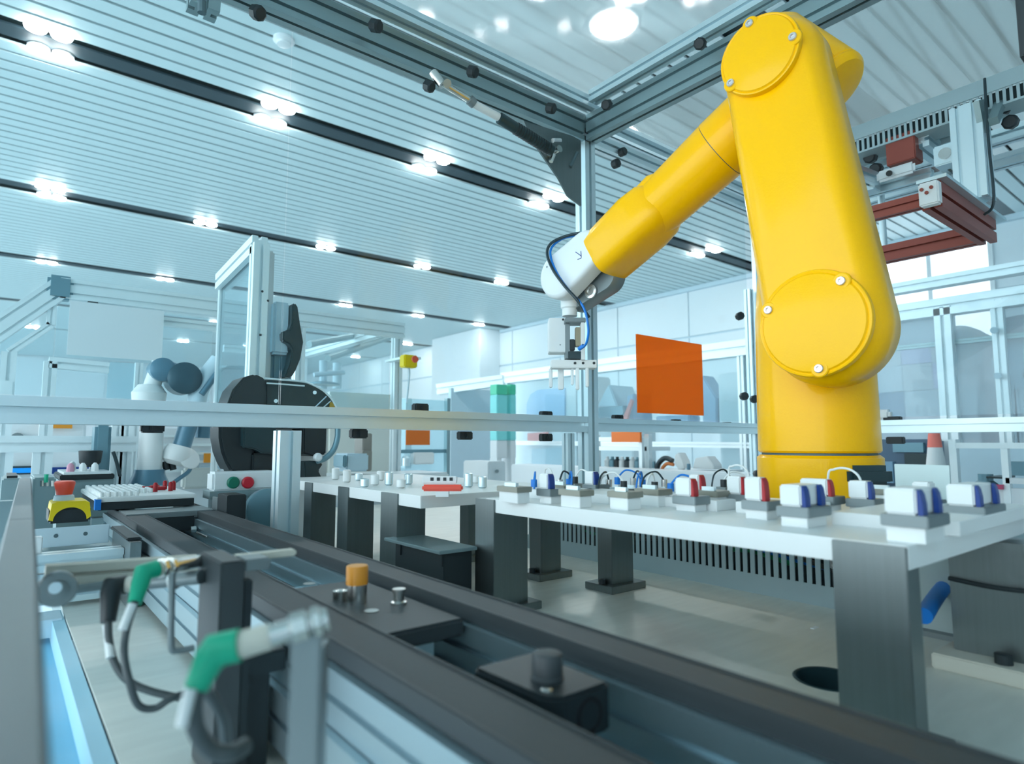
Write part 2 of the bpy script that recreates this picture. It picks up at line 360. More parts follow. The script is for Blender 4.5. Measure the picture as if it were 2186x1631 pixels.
clipx(1906, 897); clipx(1912, 940)
# steel corner plate with slots
pl = MB(); yq = YB - 0.032
poly = [at(*q, Y=yq) for q in ((1118, 258), (1222, 290), (1240, 300), (1241, 440), (1212, 418), (1192, 380), (1140, 305))]
n = len(poly)
pl.loops([poly, [p + Vector((0, 0.006, 0)) for p in poly]])
lab(pl.build('corner_plate', STEEL, fr), 'grey steel corner plate with curved slots')
for (a, b) in (((1232, 326), (1218, 356)), ((1172, 345), (1180, 338))):
    m = MB(); m.cyl(at(*a, Y=yq - 0.001), at(*b, Y=yq - 0.001), 0.006, 8); m.build('plate_slot', SLOTM, fr)
# gas strut
gs = thing('gas_strut', 'black gas strut with chrome rod between the top beam and corner plate', 'gas strut', at(1050, 250, Y=yq - 0.03))
ys = yq - 0.035
MB().cyl(at(1066, 252, Y=ys), at(1178, 322, Y=ys - 0.01), 0.0175, 20).build('cylinder', DARKT, gs)
m = MB(); pA, pB = at(1066, 252, Y=ys), at(1178, 322, Y=ys - 0.01)
for i in range(14):
    q = pA.lerp(pB, 0.3 + 0.66 * i / 14); m.lathe(q, pB - pA, [(0, 0.017), (0.001, 0.0195), (0.004, 0.0195), (0.005, 0.017)], 16)
m.build('ribbed_sleeve', BLACK, gs)
MB().cyl(at(1010, 221, Y=ys), at(1064, 250, Y=ys), 0.012, 16).build('rod', WPLAS, gs)
MB().cyl(at(1002, 213, Y=ys), at(1012, 222, Y=ys), 0.015, 16).build('collar', MGREY, gs)
MB().cyl(at(945, 178, Y=ys), at(1003, 214, Y=ys), 0.009, 16).build('end_rod', CHROME, gs)
m = MB(); m.cyl(at(925, 155, Y=ys + 0.02), at(945, 182, Y=ys), 0.013, 12); m.cyl(at(945, 172, Y=ys + 0.02), at(955, 178, Y=ys - 0.02), 0.012, 12)
m.build('rod_end_bracket', CHROME, gs)
m = MB(); c = at(1186, 322, Y=ys)
m.cyl(c + Vector((0, 0.035, 0)), c + Vector((0, -0.02, 0)), 0.012, 12); m.cyl(at(1180, 300, Y=ys), at(1196, 300, Y=ys), 0.008, 8); m.cyl(at(1176, 345, Y=ys), at(1182, 330, Y=ys), 0.007, 8)
m.build('pivot_bolt', CHROME, gs)
# hinge bracket on the beam end at the top edge
hb = thing('hanging_bracket', 'short aluminium profile stub hanging from the top beam at the upper edge', 'bracket', at(430, 10, Y=YB - 0.1))
profile(MB(), at(433, 26, Y=YB - 0.05), at(440, -60, Y=YB - 0.05), 0.06, 0.05).build('profile_stub', ALUD, hb)
MB().cyl(at(431, 28, Y=YB - 0.1), at(431, 2, Y=YB - 0.1), 0.009, 10).build('groove_insert', SLOTM, hb)
# orange acrylic sheet on the back panel
p0, p1 = at(1358, 713, Y=YB + 0.0045), at(1497, 735, Y=YB + 0.0045); q0 = at(1362, 881, Y=YB + 0.0045)
og = MB().box(p0.x, p1.x, YB + 0.002, YB + 0.007, q0.z, p0.z).build('orange_sheet', OGLASS)
tag(og, 'large translucent orange sheet hung on the clear panel left of the robot', 'sheet')

# ---- overhead equipment at the right
xd = 2.32
du = thing('cable_duct', 'long grey slotted cable duct under the roof at the upper right', 'cable duct', at(2000, 230, X=xd))
a0, a1 = at(1771, 291, X=xd), at(1771, 319, X=xd); zt, zl = a0.z, a1.z
ya, yz = a0.y + 0.1, -0.5
MB().box(xd - 0.004, xd, yz, ya, zl, zt).build('cover', DUCT, du)
m = MB(); yk = yz
while yk < ya: m.box(xd, xd + 0.004, yk, yk + 0.008, zl - 0.045, zl); yk += 0.017
m.build('duct_teeth', DUCT, du)['kind'] = 'stuff'
MB().box(xd, xd + 0.10, yz, ya, zl - 0.052, zl - 0.045).build('duct_floor', DUCT, du)
MB().box(xd + 0.012, xd + 0.10, yz, ya, zl - 0.045, zl).build('dark_core', GAPM, du)  # one solid dark box that makes the gaps between the teeth dark
ov = thing('linear_axis', 'aluminium linear axis modules bolted under the top beams at the right', 'linear axis', at(1950, 350, X=2.5))
def ob(a, b, k, w=0.05, h=0.05, nm='beam', m=ALU, nx=1, ny=1): return profile(MB(), at(*a, **k), at(*b, **k), w, h, nx, ny).build(nm, m, ov)
K = dict(X=2.5)
ob((1795, 352), (2150, 232), K, 0.05, 0.05)
ob((1800, 380), (2060, 285), K, 0.05, 0.04)
ob((1830, 415), (1990, 372), dict(X=2.45), 0.04, 0.04)
MB().obox(at(1930, 322, X=2.36), X_, Y_, UZ, 0.035, 0.045, 0.05).build('end_block', RUST, ov, bevel=0.003)
for q, s in (((1850, 392), 0.028), ((2020, 330), 0.034)):
    p = at(*q, X=2.36); m = MB(); m.box(p.x - 0.01, p.x + 0.05, p.y - s, p.y + s, p.z - s, p.z + s); m.build('cast_bracket', ALU, ov, bevel=0.004)
    MB().cyl(p + Vector((-0.016, 0, 0)), p + Vector((-0.008, 0, 0)), s * 0.55, 18).build('bracket_bolt', CHROME, ov)
profile(MB(), at(1965, 300, X=2.36), at(1965, 300, X=2.36) + X_ * 0.42, 0.05, 0.05).build('beam', ALU, ov)
profile(MB(), at(1862, 385, X=2.36), at(1862, 385, X=2.36) + X_ * -0.28 + Vector((0, 0.04, 0)), 0.045, 0.045).build('beam', ALU, ov)
MB().obox(at(1912, 368, X=2.34), X_, Y_, UZ, 0.01, 0.06, 0.02).build('slotted_plate', WHITE, ov, bevel=0.008)
MB().cyl(at(1898, 370, X=2.325), at(1898, 370, X=2.31), 0.010, 12).build('knob', KNOB, ov)
for q in ((1862, 337), (1874, 362), (2150, 230), (2160, 262)): hexknob(MB(), at(*q, X=2.4), (-1, 0, -0.2), 0.022, 0.03).build('knob', KNOB, ov)
m = MB(); m.obox(at(2128, 240, X=2.3), (X_ + UZ).normalized(), Y_, (UZ - X_).normalized(), 0.06, 0.012, 0.012); m.obox(at(2095, 250, X=2.3), (UZ - X_ * 0.4).normalized(), Y_, (X_ + UZ * 0.4).normalized(), 0.05, 0.008, 0.03)
m.build('swivel_bracket', ALUD, ov)
hp = thing('hanging_post', 'vertical aluminium post hanging from the roof beam at the right', 'post', at(2068, 300, X=2.32))
p0 = at(2068, 232, X=2.32); p1 = at(2075, 432, X=2.32)
profile(MB(), Vector((p0.x, p0.y, p0.z)), Vector((p0.x, p0.y, p1.z)), 0.085, 0.085, 2, 2).build('post', ALU, hp)
MB().tube([Vector((p0.x - 0.06, p0.y - 0.06, p0.z + 0.05)), Vector((p0.x - 0.06, p0.y - 0.058, (p0.z + p1.z) / 2)), Vector((p0.x - 0.06, p0.y - 0.06, p1.z - 0.03)), Vector((p0.x - 0.04, p0.y - 0.03, p1.z - 0.06))], 0.004).build('cable', HOSEK, hp)
# red anodised rectangular frame (inspection light)
zf = 1.87
c1 = at(1990, 440, Z=zf); c2 = at(2118, 506, Z=zf); c3 = at(1850, 566, Z=zf)
fx0, fx1 = c1.x, c2.x + 0.05; fy1 = at(1800, 500, Z=zf).y + 0.25; fy0 = c1.y
rf = thing('inspection_frame', 'red anodised rectangular frame hanging under the linear axes beside the robot', 'frame', (fx0, fy0, zf))
H2 = 0.03
profile(MB(), (fx0, fy0, zf + H2), (fx1, fy0, zf + H2), 0.05, 0.075, 1, 1).build('side_rail', RUST, rf)
profile(MB(), (fx1, fy0 + 0.025, zf + H2), (fx1, fy1, zf + H2), 0.05, 0.06, 1, 1).build('side_rail', RUST, rf)
profile(MB(), (fx0, fy0 + 0.025, zf + H2 - 0.008), (fx0, fy1, zf + H2 - 0.008), 0.03, 0.042, 1, 1).build('side_rail', RUST, rf)
MB().box(fx0 - 0.035, fx0 - 0.005, fy0 - 0.028, fy0 + 0.022, zf - 0.005, zf + 0.062).build('end_cap', WPLAS, rf, bevel=0.004)
MB().box(fx0 - 0.02, fx1 + 0.04, fy0 - 0.045, fy0 + 0.03, zf + 0.068, zf + 0.078).build('top_flange', ALU, rf)
for dx in (0.0, 0.012, -0.012): MB().cyl((fx0 - 0.036, fy0 + dx, zf + 0.03 + abs(dx)), (fx0 - 0.040, fy0 + dx, zf + 0.03 + abs(dx)), 0.005, 10).build('screw', RUST, rf)
MB().cyl((fx1, fy1 - 0.2, zf + 0.05), (fx1, fy1 - 0.2, TZ - 0.14), 0.012, 12).build('hanger_rod', ALU, rf)
# ================================================================== THE YELLOW ROBOT
RB = Vector((1.404, 0.67, 0.9))
aV = Vector((-0.108, 0.994, 0)).normalized(); nV = Vector((-0.994, -0.108, 0)).normalized()
def AP(px, py, w): return hit(px, py, RB + nV * w, nV)
def sz(p): return ((p - RB).dot(aV), p.z)
def RP(s, z, w): return Vector((RB.x, RB.y, 0)) + aV * s + nV * w + Vector((0, 0, z))
rb = thing('industrial_robot', 'large yellow six axis industrial robot arm with white wrist and gripper', 'robot', RB)
WF = 0.262
S = sz(AP(1737, 690, WF)); E_ = sz(AP(1620, 114, WF))
def rad(px, py, c, w): q = sz(AP(px, py, w)); return math.hypot(q[0] - c[0], q[1] - c[1])
rS = (rad(1877, 690, S, WF) + rad(1737, 828, S, WF)) / 2 * 0.985
rE = (rad(1516, 118, E_, WF) + rad(1722, 118, E_, WF) + rad(1620, 28, E_, WF)) / 3
def hull2(c0, r0, c1, r1, n=28):
    dx, dz = c1[0] - c0[0], c1[1] - c0[1]; d = math.hypot(dx, dz); th = math.atan2(dz, dx); al = math.acos((r0 - r1) / d)
    P = []
    for i in range(n + 1):
        t = th + al + (2 * PI - 2 * al) * i / n; P.append((c0[0] + r0 * math.cos(t), c0[1] + r0 * math.sin(t)))
    for i in range(n + 1):
        t = th - al + 2 * al * i / n; P.append((c1[0] + r1 * math.cos(t), c1[1] + r1 * math.sin(t)))
    return P
def hl(w, dS, dE): return [RP(s, z, w) for s, z in hull2(S, rS - dS, E_, rE - dE)]
arm = MB(); arm.loops([hl(0.135, 0.012, 0.01), hl(0.142, 0.0, 0.0), hl(0.190, 0.0, 0.0), hl(0.215, 0.006, 0.005), hl(0.236, 0.022, 0.018), hl(0.243, 0.034, 0.03)])
arm.build('upper_arm', YEL, rb, sharp=60)
# column and base
cw = 0.1235
base = MB(); base.lathe(RB, UZ, [(0.0, cw + 0.03), (0.02, cw + 0.03), (0.024, cw + 0.004), (0.20, cw + 0.003), (0.268, cw + 0.003), (0.274, cw - 0.004)], 64)
base.build('base', YEL, rb)
m = MB(); m.lathe(RB + UZ * 0.274, UZ, [(0, cw - 0.008), (0.006, cw - 0.008)], 48); m.build('base_gap', SLOTM, rb)
col = MB(); col.lathe(RB + UZ * 0.279, UZ, [(0, cw - 0.004), (0.004, cw), (0.30, cw - 0.004), (0.40, cw - 0.012), (0.44, cw - 0.03), (0.455, cw - 0.06)], 64)
col.build('column', YEL, rb)
cp = hit(1835, 1015, RB + Vector((-0.02, -0.10, 0)), Fh); 
m = MB(); m.obox(cp, RV, Fh, UZ, 0.045, 0.05, 0.022); m.build('cable_port', DARKT, rb, bevel=0.012)
sh = MB(); a = RP(S[0] + 0.02, S[1], 0.02)
sh.lathe(a, nV, [(0, 0.03), (0.01, 0.06), (0.03, 0.068), (0.095, 0.070), (0.117, 0.085)], 56)
sh.build('shoulder_housing', YEL, rb)
# round covers with screws
def cover(c, r, off, angs, nm):
    o = RP(c[0] + off[0], c[1] + off[1], 0.2415)
    cv = MB().lathe(o, nV, [(0, r), (0.010, r), (0.0135, r * 0.985), (0.0145, r * 0.955), (0.0135, r * 0.93), (0.017, r * 0.90), (0.022, r * 0.6), (0.0245, r * 0.3), (0.025, 0.001)], 56).build(nm, YEL, rb)
    for an in angs:
        t = math.radians(an); q = RP(c[0] + off[0] + r * 0.86 * math.cos(t), c[1] + off[1] + r * 0.86 * math.sin(t), 0.2535)
        lug = MB().lathe(q, nV, [(0, 0.017), (0.005, 0.016), (0.0065, 0.014)], 20).build('screw_lug', YEL, cv)
        MB().lathe(q, nV, [(0.004, 0.0082), (0.010, 0.0082), (0.0115, 0.007), (0.0115, 0.004), (0.008, 0.0035), (0.008, 0.001)], 16).build('screw', SCREW, cv)
# s grows towards image left
cover(S, rS * 0.90, (0.004, 0.002), (24, 128, 264), 'shoulder_cover')
cover(E_, rE * 0.82, (0.004, 0.004), (79, 180, 325), 'elbow_cover')
# elbow housing behind the upper arm: a round body along the joint axis and a stub turned down to the right
eb = MB(); a = RP(E_[0], E_[1], 0.04)
eb.lathe(a, nV, [(0, rE * 0.6), (0.015, rE * 0.8), (0.09, rE * 0.86), (0.098, rE * 0.9)], 48); eb.build('elbow_housing', YEL, rb)
wS = 0.03; q0, q1 = AP(1650, 96, wS), AP(1783, 184, wS); dd = (q1 - q0)
rs = 0.074
st = MB(); L0 = dd.length
st.lathe(q0 - dd.normalized() * 0.02, dd, [(0, rs * 0.65), (0.012, rs * 0.95), (0.03, rs * 1.04), (L0 + 0.006, rs * 0.99), (L0 + 0.008, rs * 0.965), (L0 + 0.012, rs * 0.965), (L0 + 0.014, rs * 0.99), (L0 + 0.022, rs * 0.96), (L0 + 0.030, rs * 0.86), (L0 + 0.034, rs * 0.6), (L0 + 0.036, 0.002)], 56)
st.build('elbow_motor_housing', YEL, rb)
# forearm
wf = 0.06
f0, f1 = AP(1600, 262, wf), AP(1289, 552, wf); fd = (f1 - f0).normalized(); fl_ = (f1 - f0).length
up2 = nV.cross(fd).normalized()
if up2.z < 0: up2 = -up2
def fsec(t, r, boxy, ru=None, wmul=1.0, n=40, sh=0.0):
    ru = ru or r; c = f0 + fd * (fl_ * t) + up2 * sh; P = []
    for i in range(n):
        an = 2 * PI * i / n; ca, sa = math.cos(an), math.sin(an)
        k = 1.0 / (abs(ca) ** boxy + abs(sa) ** boxy) ** (1.0 / boxy)
        P.append(c + nV * (ca * k * r * wmul) + up2 * (sa * k * ru))
    return P
r0 = 0.079
MB().loops([fsec(-0.42, r0 * 0.7, 2), fsec(-0.36, r0 * 0.93, 2), fsec(-0.2, r0 * 1.0, 2), fsec(0.17, r0, 2)]).build('forearm_root', YEL, rb)
MB().loops([fsec(0.168, r0 * 0.97, 2), fsec(0.176, r0 * 0.97, 2)]).build('forearm_seam', SLOTM, rb)
MB().loops([fsec(0.174, r0 * 0.985, 2), fsec(0.18, r0 * 0.99, 2), fsec(0.60, r0 * 0.90, 2), fsec(0.98, r0 * 0.78, 2.2)]).build('forearm_tube', YEL, rb)
hs = MB()
hs.loops([fsec(0.50, 0.030, 2.4, 0.030, sh=-0.01), fsec(0.54, 0.066, 2.6, 0.058, sh=0.0), fsec(0.60, 0.078, 3.2, 0.070), fsec(0.70, 0.080, 4.0, 0.072), fsec(0.99, 0.072, 4.6, 0.068), fsec(1.0, 0.069, 4.6, 0.065)])
hs.build('forearm_shell', YEL, rb, sharp=50)
MB().loops([fsec(0.46, 0.050, 2.4, 0.034, sh=0.030), fsec(0.52, 0.056, 3, 0.040, sh=0.036), fsec(0.80, 0.052, 3, 0.036, sh=0.036), fsec(0.86, 0.05, 3, 0.03, sh=0.02)]).build('forearm_rib', YEL, rb, sharp=50)
# white wrist casing
wc = AP(1207, 592, wf + 0.03); W0 = sz(wc); W1 = sz(AP(1262, 540, wf + 0.03))
rW = 0.068
def hw(w, d): return [RP(s, z, w) for s, z in hull2(W1, 0.058 - d, W0, rW - d)]
MB().loops([hw(wf + 0.010, 0.004), hw(wf + 0.014, 0), hw(wf + 0.058, 0.0), hw(wf + 0.066, 0.004), hw(wf + 0.070, 0.012)]).build('wrist_casing', WPLAS, rb, sharp=40)
for q in ((1168, 570),): MB().lathe(AP(*q, wf + 0.069), nV, [(0, 0.003), (0.001, 0.003)], 10).build('screw', SLOTM, rb)
# grey wrist fork and joint
fk = MB(); g0 = AP(1292, 590, wf - 0.02); g1 = AP(1232, 640, wf - 0.02)
G0, G1 = sz(g0), sz(g1)
def hg(w, d): return [RP(s, z, w) for s, z in hull2(G0, 0.048 - d, G1, 0.034 - d)]
fk.loops([hg(wf - 0.055, 0.004), hg(wf - 0.05, 0), hg(wf - 0.006, 0), hg(wf - 0.001, 0.004)]); fk.build('wrist_fork', MGREY, rb, sharp=40)
MB().lathe(AP(1262, 622, wf + 0.002), nV, [(0, 0.020), (0.005, 0.020), (0.006, 0.013), (0.002, 0.012), (0.002, 0.001)], 24).build('wrist_bolt', CHROME, rb)
fp = AP(1216, 650, wf + 0.0)
MB().lathe(fp + UZ * 0.02, -UZ, [(0, 0.026), (0.03, 0.026), (0.034, 0.022), (0.055, 0.022)], 28).build('tool_flange', WPLAS, rb)
# wrist marking (small dark wedge and underline, as on the casing)
for a_, b_ in (((1229, 538), (1240, 546)), ((1240, 536), (1241, 550)), ((1233, 554), (1241, 551))):
    MB().cyl(AP(*a_, wf + 0.0702), AP(*b_, wf + 0.0702), 0.0011, 6).build('casing_mark', BLUE, rb)
# gripper
gx = AP(1216, 690, wf); GD = gx.copy()
pxm = (gx - CAM).dot(FV) / FPX       # metres per pixel at the gripper
R1 = (RV * 0.80 + Fh * -0.35).normalized(); R1 = Vector((0.35, -0.94, 0)).normalized(); R2 = Vector((-R1.y, R1.x, 0))   # face turned to the camera
gp = MB()
def gbox(px0, px1, py0, py1, d0, d1, name, m, par, bev=0.0):
    o = AP((px0 + px1) / 2, (py0 + py1) / 2, wf); hx = (px1 - px0) * pxm / 2; hz = (py1 - py0) * pxm / 2
    back = R1.cross(UZ)
    c = o + RV * 0 + (Fh * ((d0 + d1) / 2))
    return MB().obox(c, RV, Fh, UZ, hx, abs(d1 - d0) / 2, hz).build(name, m, par, bevel=bev)
gr = gbox(1205, 1248, 682, 692, -0.03, 0.03, 'gripper', MGREY, rb, 0.002); lab(gr, 'grey and white pneumatic gripper under the wrist')
gbox(1170, 1206, 682, 756, -0.034, 0.03, 'gripper_cover', WPLAS, gr, 0.002)
gbox(1206, 1215, 690, 768, -0.03, 0.03, 'gripper_side', MGREY, gr, 0.001)
gbox(1240, 1248, 690, 768, -0.01, 0.03, 'gripper_side', WPLAS, gr, 0.001)
gbox(1228, 1240, 700, 740, -0.012, 0.015, 'gripper_valve', mat('brass_grey', (0.30, 0.26, 0.18), 0.4, 0.7), gr, 0.001)
gbox(1212, 1246, 752, 768, -0.02, 0.02, 'gripper_base', DARKT, gr, 0.001)
gbox(1215, 1226, 726, 750, -0.02, 0.01, 'gripper_fitting', BLACK, gr, 0.002)
gbox(1176, 1272, 770, 787, -0.02, 0.03, 'gripper_plate', WPLAS, gr, 0.002)
for x in (1212, 1226, 1243, 1266):
    p = AP(x, 777, wf) - Fh * 0.0205; MB().lathe(p, -Fh, [(0, 0.004), (0.0008, 0.004)], 10).build('plate_screw', KNOB, gr)
for x0, x1, y1 in ((1172, 1179, 828), (1191, 1203, 832), (1219, 1224, 822), (1229, 1236, 832), (1250, 1256, 826)):
    gbox(x0, x1, 786, y1, -0.012, 0.008, 'gripper_finger', WPLAS, gr, 0.002)
for q in ((1174, 693), (1200, 687)): MB().lathe(AP(*q, wf) - Fh * 0.0345, -Fh, [(0, 0.0035), (0.0006, 0.0035)], 10).build('cover_screw', KNOB, gr)
for q in ((1176, 742), (1194, 740)): MB().lathe(AP(*q, wf) - Fh * 0.0345, -Fh, [(0, 0.002), (0.0006, 0.002)], 8).build('cover_screw', MGREY, gr)
# hoses
def HP(px, py, w): return AP(px, py, wf + w)
MB().tube([HP(1238, 497, 0.03), HP(1205, 505, 0.05), HP(1176, 520, 0.075), HP(1168, 542, 0.085), HP(1180, 575, 0.09), HP(1205, 610, 0.088), HP(1230, 638, 0.08), HP(1258, 678, 0.05)], 0.0042, 12).build('black_hose', HOSEK, rb)
MB().tube([HP(1228, 503, 0.03), HP(1200, 510, 0.045), HP(1178, 528, 0.07), HP(1176, 550, 0.08), HP(1190, 585, 0.084), HP(1215, 620, 0.08), HP(1245, 655, 0.07), HP(1256, 700, 0.06), HP(1252, 732, 0.05), HP(1240, 744, 0.04)], 0.0034, 12).build('blue_hose', HOSEB, rb)
MB().cyl(HP(1236, 745, 0.035), HP(1246, 738, 0.035), 0.006, 12).build('hose_fitting', HOSEB, rb)
# ================================================================== WORK SURFACE AND CONVEYOR
ZS = 0.9
hx_, hy_ = 0.842, 0.40; hr = 0.044
import itertools
def plate_hole(x0, x1, y0, y1, z0, z1, cx, cy, r, n=32):
    m = MB(); ang = [2 * PI * i / n for i in range(n)]
    def edge(t):
        c, s = math.cos(t), math.sin(t); k = []
        if c > 1e-9: k.append((x1 - cx) / c)
        if c < -1e-9: k.append((x0 - cx) / c)
        if s > 1e-9: k.append((y1 - cy) / s)
        if s < -1e-9: k.append((y0 - cy) / s)
        k = min(k); return (cx + c * k, cy + s * k)
    for cxx, cyy in ((x0, y0), (x1, y0), (x1, y1), (x0, y1)): ang.append(math.atan2(cyy - cy, cxx - cx) % (2 * PI))
    ang = sorted(set(ang)); n = len(ang)
    inn = [(cx + r * math.cos(t), cy + r * math.sin(t)) for t in ang]; outp = [edge(t) for t in ang]
    vs = [(x, y, z1) for x, y in inn] + [(x, y, z1) for x, y in outp] + [(x, y, z0) for x, y in inn] + [(x, y, z0) for x, y in outp]; fs = []
    for i in range(n):
        j = (i + 1) % n
        fs += [(i, j, n + j, n + i), (2 * n + i, 3 * n + i, 3 * n + j, 2 * n + j), (i, 2 * n + i, 2 * n + j, j), (n + i, n + j, 3 * n + j, 3 * n + i)]
    return m.add(vs, fs)
ws = thing('work_surface', 'grey brushed sheet metal work surface under the conveyor and robot', 'worktop', (1.0, 0.5, 0.0))
plate_hole(0.105, 2.75, -0.7, 2.86, ZS - 0.004, ZS, hx_, hy_, hr).build('top_sheet', SHEET, ws)
MB().lathe((hx_, hy_, ZS - 0.09), UZ, [(0, hr - 0.004), (0.0905, hr - 0.004), (0.0915, hr - 0.0015), (0.0905, hr), (0, hr)], 40).build('hole_sleeve', DARKT, ws)
MB().box(0.12, 2.74, -0.69, 2.85, 0.0, ZS - 0.1).build('cabinet', PALE, ws)
MB().box(0.12, 2.74, 1.60, 2.85, ZS - 0.1, ZS - 0.004).build('sub_frame', ALUD, ws)
m = MB()
for x, y in ((0.155, 0.66), (0.172, 0.60), (1.05, 0.52)): m.box(x - 0.008, x + 0.008, y - 0.003, y + 0.003, ZS, ZS + 0.001)
m.build('witness_mark', WHITE, ws)

cv = thing('conveyor', 'twin strand belt conveyor running from lower right to the pallet', 'conveyor', (0.33, 0.8, ZS))
yA, yZ = -0.35, 2.05
def strand(xa, xb, za=0.967, zb2=1.012):
    w = xb - xa; xc = (xa + xb) / 2
    m = MB(); profile(m, (xc, yA, (za + zb2) / 2), (xc, yZ, (za + zb2) / 2), w, zb2 - za, 1, 1, sw=0.007, sd=0.006); m.build('side_profile', ALUC, cv)
    m = MB(); profile(m, (xc, yA, 0.940), (xc, yZ, 0.940), w + 0.016, 0.052, 1, 1, sw=0.006, sd=0.006); m.build('base_profile', ALUC, cv)
    return xc
strand(0.226, 0.283); strand(0.386, 0.438)
for xa, xb in ((0.234, 0.281), (0.393, 0.437)):
    MB().box(xa + 0.002, xb - 0.002, yA, yZ - 0.02, 1.012, 1.0285).build('belt', BELT, cv)
    m = MB()
    for x in (xa, xb - 0.004): m.box(x, x + 0.004, yA, yZ - 0.02, 1.0125, 1.030)
    m.build('belt_guide', DGREY, cv, bevel=0.001)
MB().box(0.238, 0.434, 1.745, 1.875, 1.014, 1.0315).build('cross_plate', MGREY, cv, bevel=0.002)
MB().box(0.285, 0.385, 1.74, 1.76, 0.985, 1.02).build('cross_member', BLACK, cv)
MB().box(0.20, 0.46, 2.03, 2.07, 0.93, 1.0).build('end_plate', ALUD, cv)
for y in (0.12, 0.98): MB().box(0.283, 0.386, y, y + 0.04, 0.93, 0.972).build('cross_member', ALU, cv)
for y in (0.05, 0.75, 1.4): 
    for xc in (0.255, 0.412): MB().box(xc - 0.025, xc + 0.025, y, y + 0.05, ZS, 0.916).build('foot', ALUD, cv)
# sensor clip in the groove
m = MB(); p = at(418, 1130, X=0.383); m.cyl(p, p + Vector((-0.012, 0, 0)), 0.008, 14); m.cyl(p + Vector((-0.004, -0.03, -0.004)), p + Vector((-0.004, -0.13, -0.004)), 0.0025, 8)
m.build('groove_sensor', CHROME, cv)
# side support plate with black cap
p0, p1 = at(228, 1130, Y=1.50), at(272, 1130, Y=1.50)
MB().box(0.196, 0.214, 1.36, 1.60, ZS, 1.018).build('support_plate', STEEL, cv, bevel=0.001)
MB().box(0.192, 0.217, 1.38, 1.60, 1.018, 1.024).build('plate_cap', BLACK, cv, bevel=0.002)

# stopper 1: dark plate with an orange capped pin
s1 = thing('pallet_stopper', 'dark grey stopper plate with orange capped pin between the belts', 'stopper', (0.315, 0.68, 0.98))
m = MB(); m.box(0.285, 0.384, 0.555, 0.80, 1.002, 1.020); m.build('plate', DGREY, s1, bevel=0.003)
def pin(par, px, py, z0, prof, nm, m, k=24):
    p = at(px, py, Z=z0); return MB().lathe(p, UZ, prof, k).build(nm, m, par)
pin(s1, 761, 1287, 1.020, [(0, 0.0115), (0.021, 0.0112)], 'pin', CHROME)
pin(s1, 761, 1287, 1.020, [(0.021, 0.0122), (0.040, 0.0122), (0.0415, 0.0115)], 'pin_cap', ORANGE)
pin(s1, 725, 1284, 1.020, [(0, 0.008), (0.012, 0.008), (0.013, 0.006)], 'screw', CHROME)
pin(s1, 851, 1290, 1.020, [(0, 0.009), (0.003, 0.009), (0.004, 0.006), (0.013, 0.006), (0.013, 0.0075), (0.017, 0.0075)], 'screw', CHROME)
for q in ((793, 1304), (660, 1246)): pin(s1, *q, 1.0203, [(0, 0.0078), (0.0004, 0.0078)], 'hole', mat('hole_glint', (0.5, 0.52, 0.52), 0.3, 0.6))
MB().box(0.325, 0.35, 0.56, 0.60, 0.95, 1.002).build('cylinder_body', ALU, s1)
# stopper 2: black block with round button
s2 = thing('stopper_block', 'black stopper block with round button in the foreground between the belts', 'stopper', (0.33, 0.36, 0.98))
m = MB(); poly = [(0.286, 0.405), (0.286, 0.345), (0.296, 0.318), (0.352, 0.315), (0.355, 0.340), (0.355, 0.415)]
poly = [(0.297, 0.418), (0.3, 0.345), (0.304, 0.336), (0.312, 0.330), (0.358, 0.330), (0.358, 0.418)]
m.loops([[Vector((x, y, z)) for x, y in poly] for z in (0.992, 1.026)]); m.build('block', BLACK, s2, bevel=0.0025)
MB().lathe((0.3262, 0.364, 1.026), UZ, [(0, 0.0125), (0.002, 0.0125), (0.003, 0.0115), (0.017, 0.0115), (0.0185, 0.0105), (0.0190, 0.009)], 32).build('button', DGREY, s2)
MB().lathe((0.3085, 0.345, 1.026), UZ, [(0, 0.0042), (0.002, 0.0042), (0.0028, 0.003)], 16).build('screw', CHROME, s2)
MB().lathe((0.336, 0.3305, 1.008), (0, -1, 0), [(0, 0.0125), (0.0006, 0.0125), (0.0007, 0.010), (0.0004, 0.0095)], 24).build('round_port', mat('port_void', (0.001, 0.002, 0.003), 0.8), s2)
MB().box(0.315, 0.34, 0.335, 0.36, 0.93, 0.992).build('cylinder_body', ALUD, s2)

# left guide rail close to the camera
gr_ = thing('guide_rail', 'brushed steel guide rail running along the left edge of the photo', 'rail', (0.01, 0.8, 1.08))
def railseg(ya, yb):
    def xe(y, c): return c + (y - 0.204) * 0.0271
    m = MB(); L = []
    for y in (ya, yb):
        xr = xe(y, 0.0128); L.append([Vector((xr - 0.019, y, 1.085)), Vector((xr, y, 1.085)), Vector((xr + 0.0022, y, 1.117)), Vector((xr, y, 1.12)), Vector((xr - 0.019, y, 1.12)), Vector((xr - 0.0205, y, 1.117))])
    m.loops(L); return m.build('rail_segment', RAILM, gr_)
railseg(0.02, 0.852); railseg(0.8545, 1.83)
for y in (0.75, 1.62): MB().box(0.0, 0.025, y, y + 0.03, 0.80, 1.085).build('rail_bracket', ALUD, gr_)

# light blue cable tray to the left of the sheet
ct = thing('cable_tray', 'light blue painted tray below the left guide rail', 'tray', (0.06, 0.9, 0.80))
MB().box(0.045, 0.098, 0.2, 1.42, 0.78, 0.86).build('tray_body', LBLUE, ct, bevel=0.003)
MB().box(0.086, 0.103, 0.2, 1.44, 0.86, 0.897).build('tray_lip', mat('pale_tray_blue', (0.40, 0.68, 0.82), 0.4), ct)
MB().box(0.03, 0.086, 0.55, 0.80, 0.861, 0.872).build('tray_cover', WHITE, ct)
MB().box(0.03, 0.10, 1.36, 1.43, 0.87, 0.90).build('tray_end', PALE, ct)

